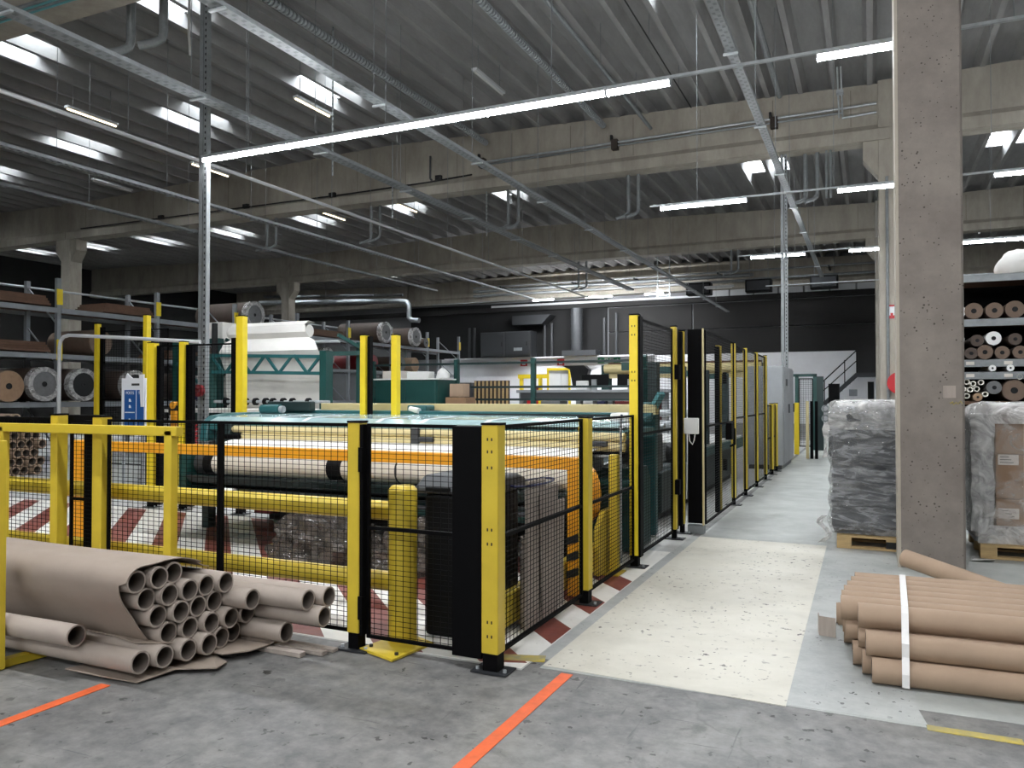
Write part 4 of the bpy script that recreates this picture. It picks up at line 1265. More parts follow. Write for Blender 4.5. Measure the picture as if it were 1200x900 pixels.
# ------------------------------------------------------------------ right rack along x
rkR = thing('pallet_rack', 'grey racking full of brown rolls right of the column', 'rack', (4, 14.4, 0))
obj('shade_panel', MB().box(1.0, 6.5, 15.25, 15.28, .01, 3.4), 'black', rkR)  # black sheet added to stand for the darkness behind the shelves
for x in (1.05, 3.75, 6.45):
    for y in (13.9, 15.2):
        obj('upright', MB().box(x - .05, x + .05, y - .04, y + .04, .01, 4.3), 'rackgrey', rkR)
for z in (.3, 1.49, 1.94, 2.13, 2.75, 3.43):
    for a, b in ((1.1, 3.7), (3.8, 6.4)):
        h = .11 if z not in (1.49,) else .05
        obj('beam', MB().box(a, b, 13.88, 13.93, z - h, z), 'galvd' if z != 1.49 else 'brownboard', rkR)
        obj('deck', MB().box(a, b, 13.94, 15.2, z - .04, z - .005), 'brownboard', rkR)
        if z in (1.94, 2.13):
            for q in range(3):
                obj('shelf_label', MB().box(a + .25 + .5 * q, a + .36 + .5 * q, 13.876, 13.88, z - .08, z - .03), 'labelwhite', rkR)
gr = 'rolls on the right-hand rack'
for i, (x, z, r, b, e, lb) in enumerate((
    (1.235, 2.875, .12, 'white', 'white', 'white roll nearest the column on the upper right shelf'),
    (1.46, 2.875, .125, 'browncloth', 'browncloth', 'brown felt roll, first beside the white roll on the upper right shelf'),
    (1.73, 2.87, .12, 'browncloth', 'browncloth', 'brown felt roll in the middle of the upper right shelf'),
    (2.00, 2.88, .13, 'browncloth', 'browncloth', 'brown felt roll at the right edge of the upper right shelf'),
    (1.235, 2.23, .10, 'darkpaper', 'browncloth', 'brown roll nearest the column on the middle right shelf'),
    (1.60, 2.24, .11, 'browncloth', 'browncloth', 'brown roll with pale rim on the middle right shelf'),
    (1.83, 2.23, .10, 'darkpaper', 'browncloth', 'dark brown roll right of the pale-rimmed roll'),
    (2.06, 2.23, .10, 'darkpaper', 'browncloth', 'dark brown roll at the right edge of the middle shelf'),
    (1.42, 2.225, .09, 'darkpaper', 'darkpaper', 'small dark roll on the middle right shelf'),
    (1.72, 2.45, .105, 'white', 'white', 'white roll with black core lying on top of brown rolls'),
    (1.235, 2.44, .10, 'white', 'white', 'white roll lying on brown rolls nearest the column'),
    (1.50, 2.42, .09, 'darkpaper', 'darkpaper', 'dark roll lying in the second layer of the middle shelf'),
    (2.0, 2.43, .09, 'darkpaper', 'darkpaper', 'dark roll in the second layer right of the white one'),
    (1.70, 1.995, .05, 'white', 'white', 'thin white roll in the narrow right shelf gap'),
    (1.93, 1.995, .05, 'white', 'white', 'second thin white roll in the narrow right shelf gap'),
    (1.98, 1.655, .16, 'browncloth', 'browncloth', 'fat brown felt roll on the low right shelf'),
    (1.72, 1.70, .10, 'clear', 'rollend', 'grey film-wrapped roll on the low right shelf'),
    (1.50, 1.555, .062, 'kraft', 'kraftend', 'brown core lying under the white tubes'))):
    roll('y', (x, 13.9 - .02 * (i % 3), z), r, 1.25, lb, b, e, group=gr, cr=.3)
wt = None
random.seed(9)
for i, (x, z) in enumerate(((1.20, 1.795), (1.28, 1.77), (1.36, 1.79), (1.44, 1.76), (1.22, 1.70), (1.31, 1.68), (1.40, 1.67), (1.49, 1.68), (1.55, 1.78), (1.18, 1.60), (1.27, 1.585), (1.36, 1.575), (1.60, 1.60), (2.05, 1.86))):
    if wt is None:
        p_ = obj('proto', MB().tube((0, 0, 0), (0, 1.25, 0), .042, .028, 16), 'whiteroll', None, True, loc=(0, 0, 0))
        wt = p_.data; bpy.data.objects.remove(p_); wt.name = 'white_tube'
    tag(place('white_tube', wt, (x, 13.86 + .02 * (i % 3), z)), 'white cardboard tube stacked on the low right shelf' if i < 13 else 'single white tube lying on the fat brown roll', 'tube', 'white tubes on the low right shelf' if i < 13 else None)
tag(obj('sack', lump(2.15, 14.3, .36, .5, .30, 4.2, amp=.12), 'fabric', None, True), 'cream cloth sack on the top right shelf', 'sack')
bpy.data.objects['sack'].location.z += 3.43

# =================================================================== BACK MACHINE WITH WHITE WEB
mw = thing('fabric_feeder', 'green frame carrying a hanging web of white fabric', 'machine', (-10.3, 12, 0))
prof = [(12.1, 2.98, -9.66), (11.9, 3.0, -9.66), (11.78, 2.93, -9.64), (11.74, 2.78, -9.60), (11.80, 2.68, -9.56), (11.62, 2.60, -9.30), (11.50, 2.42, -9.12), (11.55, 2.30, -9.10), (11.7, 2.0, -9.10), (11.72, 1.7, -9.10), (11.74, 1.30, -9.10)]
rows = [[(-11.5 + (xe + 11.5) * k / 6, y + .012 * math.sin(k * 2.1 + z * 3), z) for k in range(7)] for y, z, xe in prof]
wf = obj('white_web', MB().sheet(rows, .006), 'fabric', mw, True)
obj('web_roll', MB().cyl((-11.7, 12.02, 2.84), (-9.72, 12.02, 2.82), .12, 20), 'fabric', mw, True)
obj('roll_shaft', MB().cyl((-11.68, 12.05, 2.62), (-9.05, 12.05, 2.60), .03, 10), 'galv', mw, True)
obj('truss_chord', MB().bar((-11.6, 11.4, 2.36), (-8.9, 11.4, 2.28), .06, .06), 'teal', mw)
obj('truss_chord', MB().bar((-11.6, 11.4, 2.04), (-8.9, 11.4, 1.98), .06, .06), 'teal', mw)
for k in range(8):
    x = -11.55 + .33 * k
    z0, z1 = (2.04, 2.34) if k % 2 else (2.34, 2.04)
    obj('truss_web', MB().bar((x, 11.4, z0 - .02), (x + .28, 11.4, z1 - .03), .04, .045), 'teal', mw)
for x, w_ in ((-8.85, .14), (-11.62, .14)):
    obj('post', MB().box(x - w_ / 2, x + w_ / 2, 11.3, 11.5, .01, 2.38), 'green', mw)
    obj('post', MB().box(x - w_ / 2, x + w_ / 2, 12.4, 12.6, .01, 2.6), 'green', mw)
    obj('side_rail', MB().bar((x, 11.4, 2.33), (x, 12.5, 2.4), .08, .08), 'green', mw)
    obj('arm', MB().bar((x, 12.4, 2.5), (x - .2, 12.0, 2.72), .06, .06), 'green', mw)
sh = obj('ring_shaft', MB().cyl((-11.4, 11.3, 1.47), (-8.7, 11.3, 1.47), .028, 10), 'galv', mw, True)
for x in (-11.1, -10.86, -10.62, -10.38, -10.14, -9.97, -9.73, -9.52, -9.16):
    obj('ring', MB().tube((x - .03, 11.3, 1.47), (x + .03, 11.3, 1.47), .07, .03, 16), 'blackplastic', sh, True)
obj('table', MB().box(-11.7, -8.7, 10.4, 11.9, 1.28, 1.34), 'fabric', mw)
obj('table_leg', MB().box(-11.6, -11.45, 10.5, 11.8, .01, 1.28), 'green', mw)
obj('table_leg', MB().box(-8.95, -8.8, 10.5, 11.8, .01, 1.28), 'green', mw)
# left-hand machinery between the yellow posts
ml = thing('winder_frame', 'dark green winder frame with hoses behind the perforated post', 'machine', (-12.6, 12.4, 0))
for x in (-13.2, -12.1):
    obj('post', MB().box(x - .08, x + .08, 12.0, 12.16, .01, 2.75), 'green', ml)
for z in (2.7, 2.35, 2.05, 1.2):
    obj('cross_bar', MB().box(-13.15, -12.1, 12.02, 12.12, z - .05, z + .05), 'dgreen' if z < 2.6 else 'green', ml)
obj('diagonal_strut', MB().bar((-13.1, 11.95, 2.25), (-12.5, 11.95, 1.85), .05, .05), 'teal', ml)
obj('white_pack', MB().box(-12.75, -12.15, 12.2, 12.7, 1.55, 2.0), 'fabric', ml, bev=.02)
obj('white_pack', MB().box(-12.7, -12.1, 12.2, 12.7, 2.7, 3.1), 'fabric', ml, bev=.02)
obj('black_column', MB().cyl((-12.06, 11.95, 2.2), (-12.06, 11.95, 3.05), .06, 12), 'rubber', ml, True)
obj('dark_arm', MB().pipe([(-12.3, 11.9, 2.3), (-12.3, 11.9, 2.7), (-12.5, 11.9, 2.7)], .05, 8), 'rubber', ml)
for x in (-12.75, -12.5, -11.98):
    obj('steel_tube', MB().cyl((x, 11.85, .01), (x, 11.85, 1.6), .03, 8), 'galv', ml, True)
obj('navy_cover', MB().box(-12.4, -11.95, 11.6, 11.85, 1.50, 1.62), 'blue', ml, bev=.03)
obj('grey_base', MB().box(-13.3, -11.95, 11.9, 12.8, .01, .95), 'dgrey', ml, bev=.02)
obj('white_spools', MB().box(-13.2, -11.95, 11.86, 11.9, .95, 1.18), 'white', ml)
tag(obj('pink_stack', MB().box(-11.9, -11.75, 12.7, 13.1, .01, 1.5), 'pink', None, bev=.02), 'pale pink stacked material behind the perforated post', 'stack')

# bent white pipe arch
tag(obj('pipe_arch', MB().pipe([(-13.45, 9.6, .01), (-13.45, 9.6, 2.45), (-13.42, 9.6, 2.58), (-13.34, 9.6, 2.65), (-13.2, 9.6, 2.675), (-12.0, 9.6, 2.60), (-10.0, 9.6, 2.46)], .032, 10), 'lampbody', None, True), 'white bent pipe arch over the gate at left', 'pipe')
# notice board
nb = thing('notice_board', 'white notice board with blue printed panels beside yellow post', 'sign', (-10.8, 9.0, 0))
obj('board', MB().box(-11.09, -10.55, 9.0, 9.025, .95, 1.86), 'signwhite', nb)
obj('blue_panel', MB().box(-11.02, -10.76, 8.994, 9.0, 1.02, 1.67), 'signblue', nb)
obj('blue_panel', MB().box(-10.74, -10.58, 8.994, 9.0, 1.02, 1.67), 'signblue', nb)
obj('divider', MB().box(-11.0, -10.78, 8.991, 8.994, 1.30, 1.315), 'signwhite', nb)
text('POSTS', .065, (-10.89, 8.992, 1.62), (R(90), 0, 0), 'signwhite', nb)
text('T', .065, (-10.68, 8.992, 1.62), (R(90), 0, 0), 'signwhite', nb)
for z in (1.48, 1.38, 1.16):
    obj('white_mark', MB().prism([(-10.91, z), (-10.86, z), (-10.87, z + .03), (-10.89, z + .05), (-10.91, z + .045)], 'y', 8.990, 8.994), 'signwhite', nb)
obj('footer_marks', MB().box(-11.0, -10.78, 8.991, 8.994, 1.05, 1.09), 'signwhite', nb)
obj('header_marks', MB().box(-10.86, -10.64, 8.996, 9.0, 1.74, 1.775), 'ink', nb)
obj('torn_corner', MB().prism([(-11.0, 1.86), (-10.85, 1.86), (-10.97, 1.94)], 'y', 9.0, 9.02), 'signwhite', nb)
obj('side_flap', MB().prism([(-10.62, 1.40), (-10.55, 1.40), (-10.55, 1.92), (-10.66, 1.92)], 'y', 8.97, 8.985), 'signwhite', nb)
for x in (-11.05, -10.6):
    obj('leg', MB().box(x - .02, x + .02, 9.0, 9.03, .01, .96), 'galv', nb)
# tall perforated post and the channel post
def strut(name, x, y, z1, label, wd=.085, gap=.075):
    t = thing(name, label, 'post', (x, y, 0))
    obj('channel', MB().box(x - wd, x - .01, y - .04, y + .04, .01, z1), 'galvd', t)
    obj('perforated_channel', MB().box(x + .01, x + wd, y - .04, y + .04, .01, z1), 'galvd', t)
    obj('base_plate', MB().box(x - .13, x + .13, y - .1, y + .1, .004, .012), 'galvd', t)
    g = MB()
    z = .2
    while z < z1 - .05:
        g.box(x + .035, x + .060, y - .0425, y - .039, z, z + .04)
        z += .1
    stuff(obj('slot_holes', g, 'rubber', t))
    return t
strut('strut_post', -9.99, 9.66, 9.45, 'tall perforated steel post rising from floor to roof at left')
strut('strut_post', -2.04, 21.9, 8.0, 'slim perforated channel post above the grey cabinet')
# tape gun and tools hung on the post
tg = thing('tape_dispenser', 'red and white tape dispenser hanging on the perforated post', 'tape dispenser', (-10.1, 9.5, 1.5))
obj('tape_roll', MB().tube((-9.93, 9.48, 1.66), (-9.93, 9.54, 1.66), .10, .04, 20), 'dred', tg, True)
obj('tape_roll', MB().tube((-10.06, 9.42, 1.68), (-10.06, 9.47, 1.68), .09, .02, 20), 'white', tg, True)
obj('handle', MB().bar((-10.12, 9.51, 1.60), (-10.2, 9.51, 1.42), .04, .05), 'cream', tg)
ht = thing('hand_tool', 'black and yellow strapping tool hanging left of the perforated post', 'tool', (-10.35, 9.45, 1.2))
obj('tool_body', MB().box(-10.5, -10.25, 9.40, 9.5, 1.28, 1.42), 'rubber', ht, bev=.02)
obj('tool_body', MB().box(-10.42, -10.2, 9.40, 9.5, 1.15, 1.30), 'rubber', ht, bev=.02)
obj('yellow_knob', MB().cyl((-10.38, 9.38, 1.42), (-10.38, 9.5, 1.42), .06, 12), 'orange', ht, True)
obj('lever', MB().bar((-10.45, 9.45, 1.36), (-10.75, 9.45, 1.38), .03, .03), 'rubber', ht)
obj('hanging_hose', MB().pipe([(-10.3, 9.45, 1.15), (-10.32, 9.45, .8), (-10.26, 9.45, .3), (-10.25, 9.45, .02)], .02, 6), 'rubber', ht)
# coil hoses and orange conduits between far posts
tag(obj('spiral_hose', MB().pipe([(-8.95 + .04 * math.cos(k * .9), 8.5 + .04 * math.sin(k * .9), 0.02 + .0095 * k) for k in range(120)], .012, 5), 'red', None, True), 'red spiral air hose hanging behind the orange guard beam', 'hose')
oc = thing('orange_conduits', 'pair of orange upright conduits behind the guard beam', 'conduit', (-9.35, 8.6, 0))
for x in (-9.45, -9.27):
    obj('conduit', MB().box(x - .045, x + .045, 8.55, 8.65, .01, 1.35), 'orange', oc)
tag(obj('grey_cupboard', MB().box(-11.6, -10.3, 9.8, 10.3, .01, .98), 'dgrey', None, bev=.02), 'low grey cupboard behind the orange guard beam at left', 'cupboard')

# =================================================================== BEHIND THE MACHINE
gc = thing('machine_cabinet', 'dark green cabinet with white top behind the yellow post', 'cabinet', (-9.45, 15.2, 0))
obj('body', MB().box(-10.26, -8.63, 15.0, 15.8, .01, 1.94), 'green', gc)
for x0, x1 in ((-10.2, -9.45), (-9.43, -8.68)):
    obj('door', MB().box(x0, x1, 14.97, 15.0, .1, 1.9), 'green', gc, bev=.01)
obj('top', MB().box(-10.3, -8.6, 14.97, 15.8, 1.94, 1.97), 'white', gc)
tag(obj('paper_carton', MB().box(-9.55, -9.0, 15.2, 15.5, 1.975, 2.13), 'white', None, bev=.005), 'white carton with red print on top of the green cabinet', 'box')
tag(obj('paper_carton', MB().box(-10.2, -9.7, 15.2, 15.6, 1.975, 2.15), 'labelwhite', None, bev=.005), 'grey-white carton on the left of the green cabinet top', 'box')
tag(obj('white_bag', lump(-8.72, 15.4, .16, .14, .16, 1.3, 16, 10), 'white', None, True), 'crumpled white bag on the corner of the green cabinet', 'bag')
bpy.data.objects['white_bag'].location.z += 1.97
for x0, x1, z1, lb, y in ((-8.55, -8.05, 1.55, 'brown cardboard box beside the green cabinet', 15.2),):
    tag(obj('cardboard_box', MB().box(x0, x1, y, y + .5, .01, z1), 'cardboard', None, bev=.008), lb, 'box')
    tag(obj('cardboard_box', MB().box(x0 + .05, x1 - .1, y + .1, y + .4, z1 + .01, z1 + .3), 'kraft', None, bev=.008), 'smaller pale box on top of the brown cardboard box', 'box')
gr_ = thing('green_railing', 'dark green pipe railing running behind the cream beam', 'railing', (-7.7, 16, 0))
for x in (-11.0, -8.70, -6.77):
    obj('post', MB().box(x - .05, x + .05, 15.95, 16.05, .01, 2.42), 'green', gr_)
for z in (2.32, 1.78, 1.50):
    obj('rail', MB().box(-11, -4.5, 15.97, 16.02, z - .025, z + .025), 'dgreen', gr_)
cs = thing('control_console', 'long console with two black screens behind the green railing', 'console', (-5.6, 18, 0))
obj('bench_top', MB().box(-8.0, -4.1, 17.8, 18.6, 1.66, 1.73), 'grey', cs, bev=.01)
obj('bench_front', MB().box(-7.9, -4.2, 17.85, 17.9, 1.5, 1.66), 'dgrey', cs)
for x in (-7.9, -6.4, -5.6, -4.3):
    obj('leg', MB().box(x - .06, x + .06, 17.9, 18.1, .01, 1.66), 'galvd', cs)
for x in (-6.05, -5.15):
    mon = obj('monitor', MB().box(x - .34, x + .34, 18.1, 18.16, 1.80, 2.10), 'blackplastic', cs, bev=.01)
    obj('stand', MB().box(x - .06, x + .06, 18.02, 18.1, 1.73, 1.98), 'galvd', mon)
obj('white_printer', MB().box(-6.5, -6.2, 18.0, 18.4, 1.73, 1.95), 'white', cs, bev=.02)
for i, (x0, x1, mm_, lb) in enumerate(((-7.4, -6.9, 'grey', 'grey drive box under the console, left'), (-6.3, -6.05, 'white', 'white drive box under the console'), (-5.95, -5.75, 'blue', 'blue drive box under the console'), (-5.5, -4.4, 'dred', 'dark red drive housing under the console'))):
    tag(obj('drive_box', MB().box(x0, x1, 17.95, 18.5, .9 if i == 3 else .8, 1.46), mm_, None, bev=.01), lb, 'drive box')
    tag(obj('plinth', MB().box(x0, x1, 17.95, 18.5, .01, .89 if i == 3 else .79), 'dgrey', None), lb.replace('box', 'plinth').replace('housing', 'plinth') + ', base', 'plinth')
cr = thing('cream_roller_beam', 'long cream roller beam above the console screens', 'machine', (-4.5, 20, 0))
obj('roller', MB().cyl((-6.4, 20, 2.30), (-2.4, 20, 2.30), .12, 20), 'cream', cr, True)
obj('beam', MB().box(-6.5, -2.4, 20.05, 20.3, 2.05, 2.2), 'cream', cr)
obj('brown_strip', MB().box(-6.3, -2.4, 19.95, 20.05, 2.42, 2.46), 'brownboard', cr)
for x in (-6.4, -2.5):
    obj('post', MB().box(x - .1, x + .1, 20, 20.3, .01, 2.4), 'green', cr)
# machine inside the tall fence
m2 = thing('roller_machine', 'dark machine with pale tables inside the tall aisle fence', 'machine', (-3.2, 13, 0))
obj('base', MB().box(-4.6, -2.35, 9.6, 15.6, .12, .62), 'dgreen', m2, bev=.02)
obj('skirt', MB().box(-4.5, -2.45, 9.7, 15.5, .005, .12), 'rubber', m2)
obj('pale_table', MB().box(-4.6, -2.4, 12.0, 16.6, .72, .78), 'white', m2)
obj('table_apron', MB().box(-2.42, -2.36, 12.0, 16.6, .55, .74), 'teal', m2)
for y in (9.8, 11.4, 13.2, 15.2):
    obj('post', MB().box(-2.55, -2.43, y - .07, y + .07, .6, 2.0), 'dgreen', m2)
    obj('cross_beam', MB().box(-2.9, -2.55, y - .05, y + .05, 1.9, 2.0), 'green', m2)
for z, y in ((1.15, 10.4), (1.3, 12.6), (1.1, 13.4)):
    obj('roller', MB().cyl((-3.6, y, z), (-2.5, y, z), .06, 14), 'galv', m2, True)
obj('green_strut', MB().bar((-2.6, 10.15, 1.1), (-2.6, 9.72, 2.08), .07, .07), 'green', m2)
obj('green_strut', MB().bar((-2.7, 10.35, 1.0), (-2.7, 9.95, 1.9), .06, .06), 'green', m2)
obj('cabinet', MB().box(-2.9, -2.4, 9.3, 9.9, .62, 1.1), 'dgrey', m2, bev=.02)
obj('motor', MB().cyl((-2.6, 10.6, .8), (-2.3, 10.6, .8), .14, 18), 'dgrey', m2, True)
obj('silver_panel', MB().box(-2.6, -2.5, 10.1, 10.5, .7, .95), 'galv', m2)

cb_ = thing('steel_cabinet', 'tall light grey steel cabinet at the end of the tall fence', 'cabinet', (-2.05, 18.5, 0))
obj('body', MB().box(-2.45, -1.68, 17.6, 19.9, .1, 2.22), 'grey', cb_, bev=.01)
obj('plinth', MB().box(-2.4, -1.72, 17.65, 19.85, .005, .1), 'dgrey', cb_)
for y0, y1 in ((17.63, 18.7), (18.73, 19.87)):
    dr = obj('door', MB().box(-1.68, -1.66, y0, y1, .14, 2.18), 'grey', cb_, bev=.005)
    obj('handle', MB().box(-1.66, -1.63, y1 - .12, y1 - .08, 1.2, 1.4), 'dgrey', dr)
obj('vent', MB().box(-1.661, -1.652, 18.0, 18.4, 1.8, 1.95), 'dgrey', cb_)
fg = thing('fence_gate', 'dark green mesh gate frame at the far end of the aisle', 'gate', (-1.7, 24.5, 0))
for x in (-2.15, -1.95, -1.45):
    obj('post', MB().box(x - .05, x + .05, 24.4, 24.5, .01, 2.2), 'green', fg)
obj('head', MB().box(-2.2, -1.40, 24.4, 24.5, 2.15, 2.23), 'green', fg)
panel(fg, 'x', 24.45, -1.9, -1.5, .1, 2.1, None, .06, .06, .006, .03)
obj('side_plate', MB().box(-1.40, -1.22, 24.4, 24.5, .01, 2.15), 'dgreen', fg)
tag(obj('bollard', MB().box(-1.86, -1.74, 22.4, 22.5, .01, 1.4), 'byellow', None, bev=.01), 'yellow square bollard just beyond the grey cabinet', 'bollard')
pr_ = thing('post_pair', 'black and cream gate posts at the far aisle end', 'posts', (-1.3, 21, 0))
for i, x in enumerate((-1.43, -1.33, -1.22)):
    obj('post', MB().box(x - .035, x + .035, 21.0, 21.08, .01, 1.45), 'cream' if i == 0 else 'black', pr_)
dk = thing('tool_trolley', 'dark trolley with rings at the far end of the aisle', 'trolley', (-.85, 22, 0))
obj('frame', MB().box(-.98, -.72, 22, 22.4, .06, 1.9), 'black', dk)
for z in (1.0, 1.25):
    obj('ring', MB().tube((-1.05, 21.97, z), (-1.05, 21.92, z), .10, .06, 16), 'galvd', dk, True)
for x in (-.94, -.76):
    obj('caster', MB().cyl((x - .02, 22.1, .06), (x + .02, 22.1, .06), .055, 12), 'rubber', dk, True)

# =================================================================== BACK WALL EQUIPMENT
ec = thing('electrical_cabinet', 'dark grey double-door cabinet high on the rear gallery', 'cabinet', (-22, 47, 4.2))
obj('body', MB().box(-23.9, -20.2, 46.9, 47.9, 4.2, 5.9), 'gallerygrey', ec)
for x0, x1 in ((-23.8, -22.1), (-22.0, -20.3)):
    dr = obj('door', MB().box(x0, x1, 46.84, 46.9, 4.28, 5.85), 'gallerygrey', ec, bev=.02)
    obj('handle', MB().box(x1 - .2, x1 - .1, 46.79, 46.84, 4.9, 5.2), 'rubber', dr)
obj('plate', MB().box(-21.4, -20.8, 46.82, 46.84, 4.6, 4.8), 'galvd', ec)
gal = struct(obj('trim_gallery', MB().box(-27, -12.2, 47.85, 48.3, 4.12, 4.2), 'white_wall'))
du = thing('air_duct', 'silver vertical air duct on a box above the white wall', 'duct', (-17, 47, 4.2))
obj('duct', MB().cyl((-17.2, 47.85, 4.5), (-17.2, 47.85, 7.28), .38, 20), 'ductgrey', du, True)
obj('box', MB().box(-18.1, -15.8, 47.5, 48.28, 4.21, 4.55), 'ductgrey', du)
for k in range(8):
    obj('seam', MB().tube((-17.2, 47.85, 4.75 + .3 * k), (-17.2, 47.85, 4.79 + .3 * k), .395, .375, 20), 'ductgrey', du, True)
for i, (x, z1) in enumerate(((-25.1, 6.3), (-24.7, 6.3), (-19.5, 6.4), (-19.0, 6.4), (-15.4, 6.6), (-14.6, 6.9))):
    tag(obj('riser_pipe', MB().cyl((x, 47.6, 4.21), (x, 47.6, z1), .08, 10), 'ductgrey', None, True), ['grey riser pipe left of the dark gallery cabinet, outer', 'grey riser pipe left of the dark gallery cabinet, inner', 'grey riser pipe right of the dark gallery cabinet', 'second grey riser pipe right of the gallery cabinet', 'grey riser pipe right of the silver duct', 'tall grey riser pipe furthest right on gallery'][i], 'pipe')
tag(obj('duct_hood', MB().prism([(-21.5, 6.9), (-18.8, 6.9), (-19.4, 6.3), (-21.5, 6.3)], 'y', 46.8, 47.8), 'gallerygrey', None), 'dark sheet metal hood above the gallery cabinet', 'hood')
bpy.data.objects['duct_hood'].location.y += 0.0
for o_ in [o for o in C.objects if o.parent is None and (o.name.startswith(('electrical_cabinet', 'riser_pipe', 'duct_hood')))]:
    o_.location.y += .4
ex = thing('exit_sign', 'green exit sign with white arrows and running figures', 'sign', (-15.2, 48.3, 3.7))
EY = YB - .06
obj('board', MB().box(-15.95, -14.45, EY, EY + .02, 3.72, 4.08), 'signgreen', ex)
obj('arrow', MB().prism([(-15.88, 3.90), (-15.74, 4.02), (-15.74, 3.94), (-15.60, 3.94), (-15.60, 3.86), (-15.74, 3.86), (-15.74, 3.78)], 'y', EY - .012, EY), 'signwhite', ex)
obj('arrow', MB().prism([(-14.52, 3.90), (-14.66, 4.02), (-14.66, 3.94), (-14.80, 3.94), (-14.80, 3.86), (-14.66, 3.86), (-14.66, 3.78)], 'y', EY - .012, EY), 'signwhite', ex)
for x, s in ((-15.38, -1), (-15.02, 1)):
    pg = obj('pictogram', MB().box(x - .13, x + .13, EY - .008, EY, 3.76, 4.04), 'signwhite', ex)
    obj('running_figure', MB().prism([(x - .05, 3.78), (x, 3.86), (x + .06, 3.80), (x + .08, 3.83), (x + .02, 3.92), (x + .07, 3.95), (x + .05, 3.97), (x - .02, 3.96), (x - .07, 3.92), (x - .05, 3.90), (x - .02, 3.92), (x - .03, 3.87), (x - .08, 3.80)], 'y', EY - .014, EY - .008), 'signgreen', pg)
for i, x in enumerate((-21.15, -18.5)):
    fs_ = thing('fire_sign', ['red fire equipment sign above the yellow hoist', 'red fire equipment sign left of the exit sign'][i], 'sign', (x, YB - .05, 3.6))
    obj('board', MB().box(x - .25, x + .25, YB - .07, YB - .05, 3.62, 4.05), 'red', fs_)
    obj('white_symbol', MB().prism([(x - .12, 3.70), (x + .12, 3.70), (x + .10, 3.88), (x + .03, 3.76), (x - .03, 3.92), (x - .12, 3.84)], 'y', YB - .085, YB - .07), 'signwhite', fs_)
sl = thing('slatted_crate', 'tall brown slatted pallets stood against the white rear wall', 'crate', (-22.6, 46.2, 0))
obj('backing', MB().box(-23.85, -21.3, 46.3, 46.4, .02, 2.62), 'shelfdark', sl)
for k in range(9):
    x = -23.8 + .29 * k
    obj('slat', MB().box(x, x + .11, 46.2, 46.3, .02, 2.6), 'wood', sl)
obj('bottom_rail', MB().box(-23.85, -21.3, 46.2, 46.4, .0, .02), 'wood', sl)
tag(obj('dark_cupboard', MB().box(-26.2, -24.0, 46.2, 46.9, .01, 2.5), 'dgrey', None), 'dark cupboard left of the slatted pallets', 'cupboard')
hoist = thing('hoist', 'small yellow portal hoist with red drive by the rear wall', 'hoist', (-19.4, 45.8, 0))
for x in (-20.2, -18.9):
    obj('leg', MB().box(x - .1, x + .1, 45.7, 45.9, .01, 2.9), 'byellow', hoist)
obj('top_beam', MB().box(-20.4, -17.2, 45.68, 45.92, 2.72, 2.98), 'byellow', hoist)
obj('red_drive', MB().box(-20.0, -19.0, 45.6, 46.0, 1.0, 1.5), 'red', hoist, bev=.05)
obj('red_arm', MB().bar((-19.4, 45.8, 1.4), (-19.0, 45.8, 2.2), .2, .2), 'dred', hoist)
ws = thing('screen_panel', 'white panel screen in a yellow frame by the rear wall', 'screen', (-17.5, 45.5, 0))
obj('panel', MB().box(-18.2, -17.4, 45.5, 45.55, .1, 3.2), 'white', ws)
obj('panel', MB().box(-17.38, -16.9, 45.5, 45.55, .1, 3.2), 'white', ws)
obj('frame', MB().box(-18.32, -18.2, 45.45, 45.6, .01, 3.35).box(-16.9, -16.78, 45.45, 45.6, .01, 3.35).box(-18.2, -16.9, 45.45, 45.6, 3.2, 3.35), 'byellow', ws)
bf = thing('black_fan', 'black extractor arm beside the white panel screen', 'extractor', (-16.2, 44.8, 0))
obj('hood', MB().prism([(-17.0, 3.45), (-15.6, 3.45), (-15.3, 3.2), (-15.6, 2.2), (-16.3, 2.2), (-16.5, 3.2)], 'y', 44.6, 45.2), 'rubber', bf)
obj('stand', MB().box(-16.1, -15.8, 44.8, 45.0, .01, 2.3), 'dgrey', bf)
# stairs at right
st = thing('staircase', 'steel stair with black handrail against the white rear wall', 'stairs', (-1, 45, 0))
obj('stringer', MB().bar((-2.35, 45, 1.05), (-.58, 45, 2.75), .08, .22), 'darksteel', st)
obj('landing', MB().box(-.62, .9, 44.9, 46.2, 2.62, 2.82), 'darksteel', st)
obj('dark_backing', MB().box(-.62, .9, 46.2, 46.3, 2.82, 4.15), 'dark_wall', st)
for k in range(9):
    obj('tread', MB().box(-2.30 + .19 * k, -2.08 + .19 * k, 45.02, 46.0, 1.12 + .185 * k, 1.15 + .185 * k), 'galvd', st)
obj('handrail', MB().cyl((-2.7, 45, 1.95), (-.62, 45, 4.0), .03, 8), 'black', st, True)
obj('handrail', MB().cyl((-2.5, 45, 1.65), (-.62, 45, 3.45), .025, 8), 'black', st, True)
for x, z in ((-1.2, 2.4), (-.62, 2.9), (-2.2, 1.3)):
    obj('baluster', MB().box(x - .025, x + .025, 44.98, 45.03, z - .25, z + 1.1), 'black', st)
obj('support_wall', MB().prism([(-1.9, .01), (.6, .01), (.6, 2.6), (-.6, 2.6)], 'y', 45.3, 45.5), 'white_wall', st)
obj('wall_sign', MB().box(-1.0, -.6, 45.28, 45.3, 1.6, 1.95), 'rackgrey', st)
obj('door', MB().box(-.1, .2, 45.26, 45.3, .4, 2.35), 'blackplastic', st)
